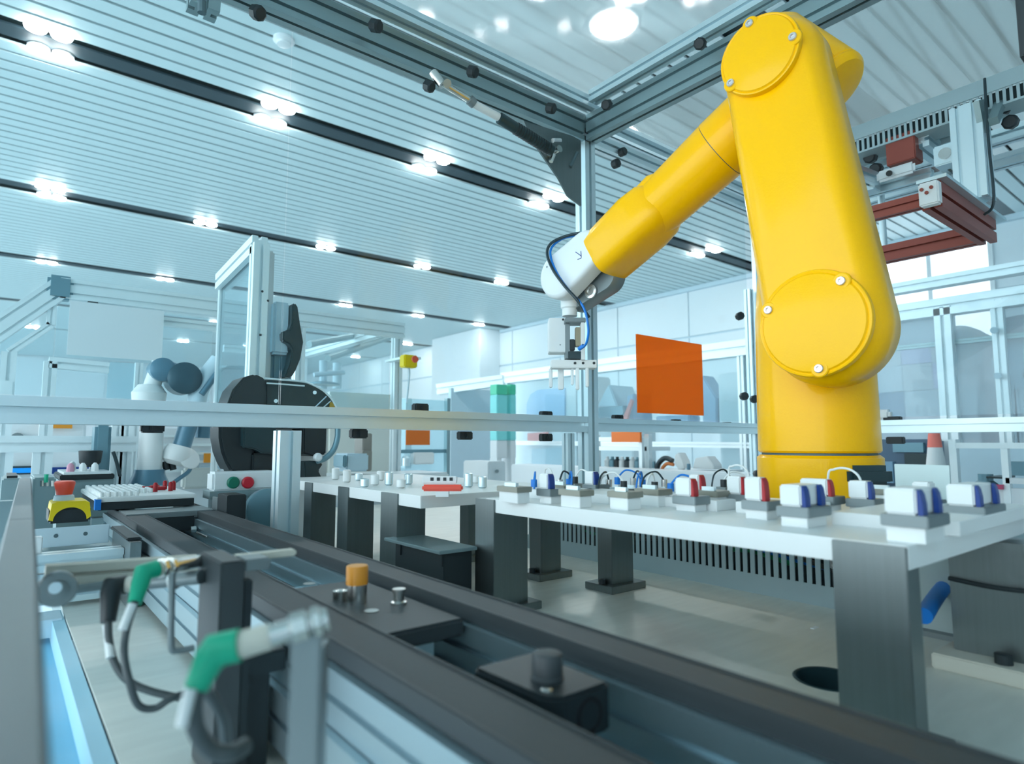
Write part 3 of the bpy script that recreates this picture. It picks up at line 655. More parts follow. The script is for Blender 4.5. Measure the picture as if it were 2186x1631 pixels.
# cross profiles between rail and conveyor (left, behind the sensor)
cb = thing('cross_frame', 'aluminium cross bars beside the conveyor, below the emergency stop', 'frame', (0.13, 1.5, ZS))
profile(MB(), (0.03, 1.445, 0.985), (0.195, 1.445, 0.985), 0.045, 0.03, 1, 1).build('cross_bar', ALU, cb)
profile(MB(), (0.03, 1.47, 0.935), (0.200, 1.47, 0.935), 0.045, 0.055, 1, 2).build('cross_bar', ALU, cb)
MB().box(0.05, 0.19, 1.60, 1.606, 0.99, 1.028).build('mounting_plate', PALE, cb, bevel=0.001)
for x in (0.098, 0.148): MB().lathe((x, 1.6, 1.012), (0, -1, 0), [(0, 0.004), (0.0005, 0.004)], 12).build('plate_hole', SLOTM, cb)
MB().box(0.04, 0.20, 1.5, 1.85, 0.962, 0.985).build('shelf', ALUD, cb)
m = MB(); m.box(0.052, 0.07, 1.45, 1.47, 1.0, 1.03); m.build('bar_clamp', WHITE, cb, bevel=0.002)
# emergency stop
es = thing('emergency_stop', 'yellow emergency stop box with round red button at the left', 'emergency stop', (0.125, 1.70, 1.0285))
ex0, ex1 = at(103, 1112, Y=1.66).x, at(193, 1112, Y=1.66).x; ez0 = at(103, 1119, Y=1.66).z; ez1 = at(103, 1072, Y=1.66).z
MB().box(ex0, ex1, 1.66, 1.75, ez0, ez1 - 0.014).build('lower_box', BLACK, es, bevel=0.004)
n = 24; xc = (ex0 + ex1) / 2; hw_ = (ex1 - ex0) / 2; pts = [(-hw_, 0.008), (-hw_ + 0.004, ez1 - ez0 - 0.004), (-hw_ + 0.012, ez1 - ez0), (hw_ - 0.012, ez1 - ez0), (hw_ - 0.004, ez1 - ez0 - 0.004), (hw_, 0.012)]
for i in range(17):
    t = PI * i / 16; pts.append((math.cos(t) * hw_ * 0.80, 0.006 + math.sin(t) * 0.027))
MB().prism(pts, (xc, 0, ez0), X_, UZ, 1.653, 1.752, Y_).build('cover', SAFE, es)
bz = ez1; xb_ = xc - 0.010
MB().lathe((xb_, 1.70, bz), UZ, [(0, 0.020), (0.010, 0.018), (0.012, 0.014)], 28).build('collar', PALE, es)
MB().lathe((xb_, 1.70, bz + 0.010), UZ, [(0, 0.014), (0.006, 0.0155), (0.026, 0.0195), (0.030, 0.0185), (0.032, 0.014)], 32).build('button', REDB, es)

# sensor bracket 1 and its parts
sb = thing('sensor_bracket', 'dark block bracket standing on the sheet beside the near belt', 'bracket', (0.175, 0.66, ZS))
MB().box(0.160, 0.181, 0.615, 0.69, ZS, 1.093).build('block', DGREY, sb, bevel=0.0015)
MB().box(0.181, 0.205, 0.617, 0.65, 1.082, 1.0925).build('arm', MGREY, sb, bevel=0.0015)
MB().box(0.181, 0.240, 0.646, 0.660, 1.086, 1.0925).build('arm', CREAM, sb, bevel=0.0015)
MB().box(0.181, 0.224, 0.622, 0.66, 0.985, 1.005).build('arm', BLACK, sb, bevel=0.0015)
MB().box(0.1812, 0.212, 0.63, 0.70, ZS, 0.99).build('foot_block', BLACK, sb, bevel=0.001)
MB().box(0.181, 0.189, 0.617, 0.69, ZS, 1.074).build('back_plate', BLACK, sb, bevel=0.001)
def sensor(name, label, pts_body, r, mbody, conn_m, conn, rc, cable, rcab, sleeve=None, k=None):
    t = thing(name, label, 'sensor', pts_body[0])
    m = MB(); m.cyl(pts_body[0], pts_body[1], r, 20); m.build('barrel', mbody, t)
    a, b = Vector(pts_body[0]), Vector(pts_body[1]); d = (b - a).normalized()
    for f_ in ((0.62, 0.80) if k is None else k): MB().lathe(a.lerp(b, f_), d, [(0, r * 1.1), (0.001, r * 1.4), (0.005, r * 1.4), (0.006, r * 1.1)], 8).build('lock_nut', CHROME, t)
    MB().lathe(b - d * 0.016, d, [(0, r * 1.12), (0.014, r * 1.16), (0.016, r * 1.05)], 20).build('collar', CREAM, t)
    # bent connector, tapering
    c = [Vector(p) for p in conn]; Q = MB()
    T = [(c[1] - c[0]).normalized(), ((c[1] - c[0]).normalized() + (c[2] - c[1]).normalized()).normalized(), (c[2] - c[1]).normalized(), (c[-1] - c[-2]).normalized()]
    L = []; u = T[0].orthogonal().normalized()
    rr = [rc, rc * 1.08, rc * 0.95, rc * 0.7]
    for p, tt, r_ in zip(c, T, rr):
        u = (u - tt * u.dot(tt)).normalized(); w = tt.cross(u); L.append([p + (u * math.cos(2 * PI * i / 16) + w * math.sin(2 * PI * i / 16)) * r_ for i in range(16)])
    Q.loops(L); Q.build('connector', conn_m, t, bevel=0)
    MB().tube(cable, rcab, 12).build('cable', CABLE, t)
    if sleeve: MB().tube(sleeve[0], sleeve[1], 12).build('cable_sleeve', SLEEVE, t)
    return t
Y1 = 0.63
def a1(px, py, y=Y1): return at(px, py, Y=y)
xs = 0.159
sensor('proximity_sensor', 'nickel proximity sensor with green connector on the left bracket', [at(425, 1198, X=xs), at(330, 1216, Y=0.66)], 0.0062, CHROME, GREEN,
       [at(334, 1214, Y=0.66), at(306, 1222, Y=0.655), at(300, 1245, Y=0.65), at(288, 1287, Y=0.64)], 0.0078,
       [at(290, 1280, Y=0.64), at(270, 1345, Y=0.63), at(265, 1395, Y=0.63), at(275, 1450, Y=0.62), at(295, 1505, Y=0.62), at(330, 1512, Y=0.62), at(362, 1493, Y=0.62), at(400, 1478, Y=0.63)], 0.0030,
       ([at(283, 1290, Y=0.636), at(262, 1345, Y=0.628)], 0.0036))
sensor('proximity_sensor', 'brown proximity sensor with black connector behind the green one', [at(430, 1232, X=xs - 0.002), at(262, 1249, Y=0.74)], 0.0066, MGREY, BLACK,
       [at(266, 1248, Y=0.74), at(240, 1252, Y=0.735), at(236, 1268, Y=0.73), at(231, 1328, Y=0.72)], 0.0095,
       [at(231, 1322, Y=0.72), at(233, 1368, Y=0.71), at(245, 1415, Y=0.70), at(272, 1452, Y=0.69), at(320, 1475, Y=0.68), at(385, 1490, Y=0.67)], 0.0034,
       ([at(228, 1335, Y=0.722), at(236, 1404, Y=0.70)], 0.0036), k=(0.3,))
# bent wire strap
st = tag(MB().tube([at(368, 1222, Y=0.645), at(366, 1300, Y=0.645), at(366, 1380, Y=0.645), at(380, 1389, Y=0.645), at(414, 1383, Y=0.645)], 0.0028, 8).build('bent_strap', MGREY),
         'thin grey bent strap hanging beside the dark block bracket', 'strap')
# round rod from rail to bracket
rd = thing('support_rod', 'grey support rod with round end plate at the left rail', 'rod', at(120, 1250, Y=0.74))
m = MB(); profile(m, at(95, 1228, Y=0.80), at(420, 1204, Y=0.80), 0.016, 0.020, 1, 1); m.build('flat_bar', CREAM, rd)
MB().lathe(at(122, 1255, Y=0.76), (0, -1, 0), [(0, 0.0165), (0.008, 0.0165), (0.010, 0.015), (0.010, 0.0085), (0.013, 0.008), (0.0135, 0.004)], 28).build('end_disc', MGREY, rd)
MB().cyl(at(118, 1255, Y=0.7465), at(118, 1255, Y=0.744), 0.0055, 16).build('end_bolt', PALE, rd)
MB().cyl(at(136, 1262, Y=0.78), at(250, 1245, Y=0.78), 0.0045, 12).build('rod', MGREY, rd)

# foreground sensor on its steel post
D0 = 0.34
fp_ = thing('sensor_post', 'grey steel sensor post in the foreground at the bottom edge', 'post', (at(640, 1631, D=D0).x, at(640, 1631, D=D0).y, ZS))
pt = at(655, 1352, D=D0); pb_ = Vector((pt.x, pt.y, ZS))
MB().obox((pt.x, pt.y, (pt.z + ZS) / 2), Vector((0.85, -0.52, 0)).normalized(), Vector((0.52, 0.85, 0)).normalized(), UZ, 0.0078, 0.0022, (pt.z - ZS) / 2).build('plate', MGREY, fp_, bevel=0.0008)
p2_ = Vector((0.52, 0.85, 0)).normalized() * 0.009 + Vector((0.85, -0.52, 0)).normalized() * 0.0075
MB().obox((pt.x + p2_.x, pt.y + p2_.y, (pt.z + ZS) / 2 - 0.004), Vector((0.52, 0.85, 0)).normalized(), Vector((0.85, -0.52, 0)).normalized(), UZ, 0.008, 0.0015, (pt.z - ZS) / 2 - 0.004).build('plate', MGREY, fp_)
fs_ = sensor('proximity_sensor', 'nickel sensor with thick green connector on the foreground post', [at(700, 1320, D=0.345), at(508, 1379, D=0.33)], 0.0060, CHROME, GREEN,
       [at(512, 1377, D=0.33), at(462, 1388, D=0.328), at(446, 1408, D=0.326), at(418, 1470, D=0.32)], 0.0084,
       [at(420, 1462, D=0.32), at(413, 1510, D=0.318), at(420, 1560, D=0.32), at(450, 1600, D=0.325), at(492, 1608, D=0.33), at(526, 1590, D=0.34)], 0.0044,
       ([at(407, 1470, D=0.315), at(388, 1550, D=0.31)], 0.0030), k=(0.06, 0.22, 0.30))
sc_ = tag(MB().tube([at(440, 1475, D=0.35), at(460, 1500, D=0.36), at(478, 1540, D=0.37), at(484, 1590, D=0.38), at(500, 1604, D=0.39), at(520, 1585, D=0.40)], 0.0032, 12).build('cable', CABLE), 'grey cable looping behind the thick foreground cable', 'cable')
# ================================================================== FIXTURE TABLES
ZT = 1.10
TX0, TX1, TY0, TY1 = 0.69, 1.10, 0.247, 0.935
ft = thing('fixture_table', 'long white fixture table with steel legs in front of the robot', 'table', (0.9, 0.6, ZS))
MB().box(TX0, TX1, TY0, TY1, ZT - 0.0235, ZT).build('tabletop', WPLAS, ft, bevel=0.001)
def leg(par, x0, x1, y0, y1, foot=True, z1=ZT - 0.0235, fx=0.0, nm='leg'):
    l = MB().box(x0, x1, y0, y1, ZS, z1).build(nm, STEEL, par, bevel=0.0008)
    if foot:
        MB().box(x0 - 0.018, x1 + 0.02, y0 - 0.016, y1 + 0.02, ZS, ZS + 0.014).build('foot_plate', STEEL, l, bevel=0.0008)
        MB().lathe((x0 - 0.009, (y0 + y1) / 2, ZS + 0.014), UZ, [(0, 0.0065), (0.009, 0.0065), (0.010, 0.005)], 16).build('foot_bolt', KNOB, l)
    return l
leg(ft, 0.6865, 0.718, 0.2475, 0.318, True, ZT - 0.001)
leg(ft, 0.6865, 0.765, 0.905, 0.962, True, ZT - 0.001)
leg(ft, 0.98, 1.045, 0.895, 0.935)
l = ft
MB().prism([(0, 0), (0.045, 0), (0, -0.09)], (0.718, 0.285, ZT - 0.024), X_, UZ, -0.004, 0.004, Y_).build('gusset', DARKT, ft)
lt = thing('fixture_table', 'smaller white fixture table with steel legs left of the long one', 'table', (0.8, 1.3, ZS))
c0 = at(898, 1059, Z=ZT)
lx0, ly0 = c0.x, c0.y; lx1 = lx0 + 0.42; ly1 = 1.84
MB().box(lx0, lx1, ly0, ly1, ZT - 0.0235, ZT).build('tabletop', WPLAS, lt, bevel=0.001)
lx = lx0 - 0.003
for px0, px1 in ((812, 848), (720, 742), (648, 664)):
    ya, yb = at(px1, 1100, X=lx).y, at(px0, 1100, X=lx).y
    leg(lt, lx, lx + 0.065, ya, yb, True, ZT - 0.001)
leg(lt, lx1 - 0.10, lx1 - 0.04, ly0 + 0.02, ly0 + 0.06, True); leg(lt, lx1 - 0.10, lx1 - 0.04, ly0 + 0.3, ly0 + 0.34, True)
# dark box between the legs
bx = thing('black_box', 'black metal box with grey lid between the steel table legs', 'box', (0.66, 1.05, ZS))
q0, q1 = at(868, 1150, Y=1.055), at(990, 1150, X=0.665)
m = MB(); m.box(0.615, 0.675, 0.955, 1.130, ZS, 1.008); m.build('body', BLACK, bx, bevel=0.001)
MB().box(0.600, 0.680, 0.945, 1.150, 1.008, 1.014).build('lid', ALUD, bx, bevel=0.001)
MB().box(0.612, 0.616, 0.957, 0.966, 0.985, 1.007).build('hinge', KNOB, bx)
MB().box(0.612, 0.616, 1.105, 1.115, 0.985, 1.007).build('hinge', KNOB, bx)

# wiring duct with slots behind the table
pd = thing('wiring_duct', 'grey slotted wiring duct on the sheet behind the table legs', 'cable duct', (1.21, 0.7, ZS))
dx0, dy0, dy1, dz1 = 1.195, -0.15, 1.42, ZS + 0.165
MB().box(dx0, dx0 + 0.003, dy0, dy1, ZS, ZS + 0.038).build('lower_strip', DUCT, pd)
MB().box(dx0, dx0 + 0.003, dy0, dy1, dz1 - 0.02, dz1).build('upper_strip', DUCT, pd)
tooth = None; y = dy0; cnt = 0
while y < dy1:
    if tooth is None:
        tooth = MB().loops([[Vector((x, y + a, z)) for a, z in ((0, ZS + 0.038), (0.0095, ZS + 0.038), (0.0095, ZS + 0.09), (0.0125, ZS + 0.094), (0.0125, ZS + 0.098), (0.0095, ZS + 0.102), (0.0095, dz1 - 0.02), (0, dz1 - 0.02), (0, ZS + 0.102), (-0.003, ZS + 0.098), (-0.003, ZS + 0.094), (0, ZS + 0.09))] for x in (dx0, dx0 + 0.003)]).build('duct_tooth', DUCT, pd)
        y0_ = y
    else:
        o = bpy.data.objects.new('duct_tooth', tooth.data); C.objects.link(o); o.parent = pd; o.location = (0, y - y0_, 0)
    y += 0.0165
MB().box(dx0 + 0.003, dx0 + 0.043, dy0, dy1, ZS, ZS + 0.004).build('duct_floor', DUCT, pd)
MB().box(dx0 + 0.040, dx0 + 0.043, dy0, dy1, ZS, dz1).build('duct_back', GAPM, pd)
wc_ = [(HOSEB, 0.42, 0.30), (mat('green_wire', (0.0, 0.20, 0.08), 0.5), 0.70, 0.07), (HOSEB, 0.16, 0.25), (CABLE, 0.9, 0.4), (mat('green_wire', (0, 0, 0)), 1.15, 0.1), (WPLAS, 0.55, 0.03), (BLUE, 0.33, 0.09)]
for m_, yc, hl_ in wc_:
    MB().tube([(dx0 + 0.012 + random.random() * 0.018, yc + hl_ * (i / 3 - 0.5) * 2, ZS + 0.05 + 0.035 * random.random() + 0.02 * (i % 2)) for i in range(4)], 0.005, 8).build('wire', m_, pd)
MB().cyl((dx0 - 0.001, 0.515, ZS + 0.012), (dx0 - 0.008, 0.515, ZS + 0.012), 0.006, 12).build('screw', WHITE, pd)
MB().box(dx0 - 0.012, dx0, 0.50, 0.515, ZS, ZS + 0.02).build('clip', WHITE, pd)
# blue hose under the table at the right
bh = tag(MB().tube([at(1972, 1315, Y=0.34), at(2000, 1272, Y=0.36), at(2030, 1236, Y=0.38), at(2050, 1215, Y=0.40)], 0.011, 14).build('blue_hose', HOSEB), 'bright blue hose under the right end of the white table', 'hose')
bs = thing('leg_block', 'large grey steel block behind the right table corner', 'block', (1.15, 0.27, ZS))
p = at(2035, 1200, X=1.05)
MB().box(1.03, 1.10, p.y - 0.20, p.y, ZS + 0.02, ZT - 0.03).build('block', STEEL, bs, bevel=0.001)
MB().box(0.99, 1.11, p.y - 0.22, p.y + 0.015, ZS, ZS + 0.02).build('foot_plate', CREAM, bs, bevel=0.002)
MB().lathe((1.012, p.y - 0.06, ZS + 0.02), UZ, [(0, 0.010), (0.012, 0.010), (0.013, 0.008)], 16).build('foot_bolt', KNOB, bs)
MB().tube([(1.025, p.y - 0.001, ZS + 0.115), (1.022, p.y - 0.05, ZS + 0.112), (1.022, p.y - 0.1, ZS + 0.114), (1.022, p.y - 0.2, ZS + 0.122)], 0.003, 8).build('cable', KNOB, bs)

# raised fixture plates on the table
rp = []
def plinth(px, py, wx, wy, h, lbl, m=WPLAS, z=ZT):
    p = at(px, py, Z=z)      # near -Y/-X corner
    o = MB().box(p.x, p.x + wx, p.y, p.y + wy, z, z + h).build('fixture_plate', m, bevel=0.0008)
    tag(o, lbl, 'plate', 'raised fixture plates on the long table'); return p
RH = 0.0155
plinth(2050, 1146, 0.30, 0.135, RH, 'largest white fixture plate, at the right end of the long table')
plinth(1700, 1106, 0.10, 0.09, RH, 'white fixture plate under the third blue ended block from the right')
plinth(1530, 1092, 0.12, 0.13, RH, 'white fixture plate under the red ended blocks left of the robot')
plinth(1300, 1077, 0.10, 0.12, RH, 'white fixture plate near the middle of the long table')
plinth(1190, 1069, 0.10, 0.10, RH, 'white fixture plate near the left end of the long table')
# product holders and products
blueL = 'blue ended white block'; redL = 'red ended white block'
prod = [ # px of the vertical front corner, base y, width in px of the white face, height px, colour, second fin, label
 (1957, 1101, 72, 56, 'b', True, 'nearest white block with two blue fins, over the right table corner', 1.128),
 (2081, 1082, 62, 46, 'b', True, 'white block with two blue fins at the far right of the table', 1.124),
 (1710, 1083, 47, 46, 'b', True, 'white block with two blue fins just left of the robot base front', 1.124),
 (1852, 1066, 42, 38, 'b', False, 'white block with one blue fin right of the robot base', 1.120),
 (1625, 1070, 37, 50, 'r', False, 'white block with tall red fin left of the yellow base', 1.124),
 (1581, 1056, 30, 38, 'r', False, 'white block with thin red fin directly behind the tallest red one', 1.122),
 (1474, 1060, 34, 38, 'r', False, 'white block with red fin, front one of the left red pair', 1.122),
 (1492, 1050, 22, 36, 'r', False, 'white block with dark red fin, rear one of the left red pair', 1.122),
 (1766, 1060, 60, 36, 'r', False, 'white block with red fin in front of the yellow robot base', 1.122),
 (1169, 1044, 19, 32, 'b', False, 'white block with blue fin at the left end of the long table', 1.124),
 (1266, 1035, 19, 28, 'b', False, 'white block with blue fin second from the left end', 1.122),
 (1985, 1068, 38, 38, 'w', False, 'plain white block between the two blue finned blocks at right', 1.120)]
holder_k = 0
for (px, py, wpx, hpx, colr, two, lbl, zb_) in prod:
    p = at(px, py, Z=zb_); d = (p - CAM).dot(FV); u = d / FPX; k = (px - CX) / FPX
    wy = wpx * u / (0.627 + k * 0.779); h = hpx * u; wx = (44 if two else 14) * u / max(0.2, 0.779 - k * 0.627)
    t = thing('product_block', lbl, 'block', (p.x + wx / 2, p.y + wy / 2, zb_), 'white product blocks with coloured fins')
    MB().box(p.x, p.x + wx, p.y, p.y + wy, zb_, zb_ + h).build('body', WPLAS, t, bevel=0.002, seg=3)
    if colr != 'w':
        fm = BLUE if colr == 'b' else REDF
        ft_ = min(wx * (0.30 if two else 0.8), 0.012)
        for xf in ((p.x - 0.0005, p.x + wx - ft_) if two else (p.x - 0.0005,)):
            pr = [(-0.001, 0), (-0.0065, 0), (-0.0062, h * 0.45), (-0.0048, h * 0.8), (-0.0028, h * 0.95), (-0.001, h * 1.0)]
            MB().prism(pr, (xf, p.y, zb_), Y_, UZ, 0, ft_, X_).build('fin', fm, t, bevel=0.0006)
    hh = zb_ - ZT - (RH if (px > 1900 or px in (1710,)) else 0)
    z0 = ZT + (RH if px > 1900 or px == 1710 else 0)
    if hh > 0.004:
        o = MB().box(p.x - 0.004, p.x + max(wx, 0.03) + 0.004, p.y - 0.011, p.y + wy + 0.003, zb_ - 0.012, zb_).build('block_holder', MGREY, bevel=0.001)
        z0b = zb_ - 0.012
        if z0b - ZT > 0.002:
            o2 = MB().box(p.x + 0.002, p.x + max(wx, 0.03), p.y - 0.006, p.y + wy, ZT, z0b).build('holder_base', WPLAS, o, bevel=0.0005)
        tag(o, 'grey holder under the ' + lbl.replace('white ', '', 1).split(',')[0][:70], 'holder', 'grey holders on the long table')
# empty holders
eh = [(1105, 1052, 0.035, 0.07, 'leftmost empty grey holder on the long table'), (1238, 1060, 0.035, 0.06, 'empty grey holder between the two small blue finned blocks'),
      (1340, 1064, 0.04, 0.05, 'empty grey holder left of the centre of the long table'), (1205, 1048, 0.03, 0.05, 'grey holder just right of the leftmost blue finned block'),
      (1405, 1058, 0.04, 0.06, 'empty grey holder just left of the red finned pair'), (1530, 1062, 0.045, 0.05, 'empty grey holder right of the red finned pair'), (1905, 1058, 0.03, 0.05, 'low grey holder behind the nearest blue finned block')]
for px, py, wx, wy, lbl in eh:
    wx *= 0.75; wy *= 0.72; p = at(px, py, Z=ZT + 0.018); t = thing('empty_holder', lbl, 'holder', (p.x, p.y, ZT), 'grey holders on the long table')
    MB().box(p.x, p.x + wx, p.y, p.y + wy, ZT, ZT + 0.018).build('base', WPLAS, t, bevel=0.0008)
    MB().box(p.x - 0.003, p.x + wx + 0.003, p.y - 0.003, p.y + wy + 0.003, ZT + 0.018, ZT + 0.027).build('clamp_plate', mat('warm_clamp', (0.28, 0.28, 0.24), 0.45, 0.5), t, bevel=0.0008)
    MB().box(p.x + 0.004, p.x + 0.010, p.y + wy * 0.2, p.y + wy * 0.8, ZT + 0.027, ZT + 0.033).build('clamp_jaw', ALU, t)
# grey upright plate at the right
p0, p1 = at(1913, 1042, X=1.16), at(2030, 1042, X=1.16); zt_ = at(1970, 992, X=1.16).z
up_ = thing('upright_plate', 'plain pale grey upright plate behind the blocks at the right', 'plate', ((p0 + p1) / 2).to_tuple()[:2] + (ZS,))
MB().box(1.158, 1.162, p1.y, p0.y, ZS, zt_).build('plate', mat('pale_grey_plate', (0.55, 0.66, 0.66), 0.5), up_); MB().box(1.14, 1.175, p1.y, p0.y, ZS, ZS + 0.008).build('plate_foot', MGREY, up_)
# fittings crowd: small valve pieces with blue tubes on the far side of the table
m_tube = HOSEB
for i, (px, py) in enumerate([(1195, 1030), (1215, 1028), (1228, 1022), (1300, 1030), (1318, 1024), (1332, 1034), (1352, 1026), (1372, 1030), (1398, 1036), (1418, 1030), (1432, 1040), (1545, 1030), (1560, 1022), (1140, 1030)]):
    z = ZT + 0.012; p = at(px, py + 14, Z=z)
    t = thing('pneumatic_fitting', ['silver', 'blue', 'grey'][i % 3] + ' pneumatic fitting on the far edge of the long table, ' + ['first', 'second', 'third', 'fourth', 'fifth', 'sixth', 'seventh', 'eighth', 'ninth', 'tenth', 'eleventh', 'twelfth', 'thirteenth', 'farthest left'][i] + (' from left' if i < 13 else ''), 'fitting', (p.x, p.y, ZT), 'pneumatic fittings on the long table')
    MB().box(p.x - 0.014, p.x + 0.014, p.y - 0.014, p.y + 0.014, ZT, ZT + 0.016).build('valve_body', [ALU, WHITE, MGREY][i % 3], t, bevel=0.001)
    MB().cyl((p.x, p.y, ZT + 0.016), (p.x, p.y, ZT + 0.030), 0.006, 12).build('nozzle', [CHROME, HOSEB, KNOB][i % 3], t)
    a = random.random() * 6
    MB().tube([(p.x, p.y, ZT + 0.028), (p.x + 0.015 * math.cos(a), p.y + 0.02 * math.sin(a), ZT + 0.045), (p.x + 0.04 * math.cos(a), p.y + 0.045 * math.sin(a), ZT + 0.035), (p.x + 0.05 * math.cos(a), p.y + 0.05 * math.sin(a), ZT + 0.004)], 0.0018, 8).build('air_tube', [HOSEK, HOSEB, SLEEVE][i % 3], t)
def ring(px, py, r, lbl):
    z = ZT + 0.045; p = at(px, py, Z=None, D=1.45) if False else at(px, py, X=1.03)
    pts = [p + Vector((0.3 * r * math.cos(2 * PI * i / 12), r * math.cos(2 * PI * i / 12), r * math.sin(2 * PI * i / 12) * 0.7)) for i in range(9)]
    pts[0].z = ZT + 0.002; pts[-1].z = ZT + 0.002
    tag(MB().tube(pts, 0.0018, 8).build('cable_loop', SLEEVE), lbl, 'cable')
ring(1170, 1012, 0.02, 'thin white cable loop behind the leftmost blue finned block')
ring(1575, 1014, 0.025, 'thin white cable loop behind the red finned blocks')
ring(1800, 1028, 0.03, 'thin white cable loop beside the robot base')
# items on the left table: clear cups and red handled tool
rt = thing('red_tool', 'red handled tool lying on the left fixture table', 'tool', at(945, 1042, Z=ZT))
p = at(945, 1046, Z=ZT + 0.012)
MB().obox((p.x, p.y, ZT + 0.016), RV, Fh, UZ, 0.038, 0.008, 0.006).build('handle', REDB, rt, bevel=0.003)
MB().obox((p.x, p.y + 0.01, ZT + 0.030), RV, Fh, UZ, 0.033, 0.006, 0.007).build('top_bar', WPLAS, rt, bevel=0.002)
for k in range(4): MB().obox((p.x + RV.x * (k * 0.012 - 0.018), p.y + 0.01 + RV.y * (k * 0.012 - 0.018) - 0.006, ZT + 0.032), RV, Fh, UZ, 0.003, 0.002, 0.003).build('switch', KNOB, rt)
MB().obox((p.x, p.y, ZT + 0.005), RV, Fh, UZ, 0.012, 0.01, 0.005).build('stand', WPLAS, rt)
for i, (px, py) in enumerate([(778, 1040), (800, 1036), (830, 1036), (856, 1042), (872, 1034), (740, 1030), (766, 1026), (812, 1026), (1000, 1040), (1016, 1032), (1030, 1042), (716, 1024)]):
    p = at(px, py, Z=ZT)
    o = MB().lathe((p.x, p.y, ZT), UZ, [(0, 0.006), (0.003, 0.010), (0.018 + 0.006 * (i % 3), 0.010), (0.020 + 0.006 * (i % 3), 0.007)], 16).build('locating_pin', WPLAS if i % 2 else ALU)
    tag(o, 'small %s locating pin on the left table, %s' % (('white' if i % 2 else 'silver'), ['near its front edge left of the middle', 'behind the front silver one', 'in the middle of the table', 'near the front corner', 'behind the front corner pin', 'towards the rear left', 'second towards the rear left', 'at the rear middle', 'right of the red tool', 'behind that right of the tool', 'at the right end', 'farthest to the left'][i]), 'pin', 'locating pins on the left table')
# pallet with pegs on the conveyor
pl0 = at(215, 1062, Z=1.0605)
py0 = 1.885; px0_, px1_ = 0.193, 0.420
pt_ = thing('workpiece_pallet', 'workpiece pallet with rows of white and red pegs on the conveyor', 'pallet', ((px0_ + px1_) / 2, py0 + 0.3, 1.032))
MB().box(px0_ + 0.004, px1_ - 0.004, py0 + 0.004, py0 + 0.40, 1.032, 1.052).build('base', BLACK, pt_, bevel=0.001)
MB().box(px0_, px1_, py0, py0 + 0.404, 1.052, 1.064).build('plate', WPLAS, pt_, bevel=0.002)
MB().box(px0_ - 0.003, px0_ + 0.01, py0 - 0.003, py0 + 0.02, 1.034, 1.060).build('corner_bumper', HOSEB, pt_)
peg = None; cnt = 0
for i in range(12):
    for j in range(9):
        x = px0_ + 0.012 + j * 0.0155; y = py0 + 0.02 + i * 0.031
        if j > 5 and i < 3: continue
        if peg is None:
            peg = MB().lathe((x, y, 1.064), UZ, [(0, 0.0055), (0.010, 0.0055), (0.012, 0.004)], 10).build('white_peg', WPLAS, pt_); pp = (x, y)
        else:
            o = bpy.data.objects.new('white_peg', peg.data); C.objects.link(o); o.parent = pt_; o.location = (x - pp[0], y - pp[1], 0)
        cnt += 1
for i, (a, b) in enumerate([(0.15, 0.10), (0.17, 0.14), (0.19, 0.11), (0.165, 0.20), (0.19, 0.19), (0.14, 0.17), (0.205, 0.15)]):
    x, y = px0_ + a, py0 + b + 0.03
    if i % 2: MB().cyl((x - 0.012, y, 1.071), (x + 0.012, y, 1.071), 0.006, 12).build('red_piece', REDF, pt_)
    else: MB().lathe((x, y, 1.064), UZ, [(0, 0.006), (0.022, 0.006), (0.026, 0.003)], 12).build('red_piece', REDF, pt_)
# dark block at the far end of the far belt
p = at(432, 1096, Z=1.03)
kb = thing('side_block', 'black plastic end block beside the far belt', 'block', (0.46, 1.70, ZS))
MB().box(0.440, 0.485, 1.66, 1.75, 0.967, 1.072).build('block', BLACK, kb, bevel=0.002); MB().box(0.44, 0.445, 1.75, 1.80, 0.967, 1.06).build('bracket', MGREY, kb)
# ================================================================== BACKGROUND MACHINES
def fy(x0, y0, x1, y1, Y, t=0.04, ref=0):
    """extent on the plane Y: from pixel corners (ref 0: heights taken at the left edge, 1: at the right edge)"""
    a = at(x0, y0, Y=Y); b = at(x1, y0, Y=Y); xr = x1 if ref else x0
    z1 = at(xr, y0, Y=Y).z; z0 = at(xr, y1, Y=Y).z
    return (a.x, b.x, Y, Y + t, min(z0, z1), max(z0, z1))
def fx(x0, y0, x1, y1, X, t=0.04, ref=0):
    a = at(x0, y0, X=X); b = at(x1, y0, X=X); xr = x1 if ref else x0
    z1 = at(xr, y0, X=X).z; z0 = at(xr, y1, X=X).z
    return (X, X + t, min(a.y, b.y), max(a.y, b.y), min(z0, z1), max(z0, z1))
def FB(par, nm, m, bevel=0.0, **k): 
    pass
def addY(par, nm, m, x0, y0, x1, y1, Y, t=0.04, ref=0, bevel=0.0): return MB().box(*fy(x0, y0, x1, y1, Y, t, ref)).build(nm, m, par, bevel=bevel)
def addX(par, nm, m, x0, y0, x1, y1, X, t=0.04, ref=0, bevel=0.0): return MB().box(*fx(x0, y0, x1, y1, X, t, ref)).build(nm, m, par, bevel=bevel)
def pr(par, a, b, w=0.05, h=0.05, nm='beam', m=ALU, nx=1, ny=1): return profile(MB(), a, b, w, h, nx, ny).build(nm, m, par)
WALU = mat('white_aluminium', (0.82, 0.90, 0.92), 0.4, 0.35)

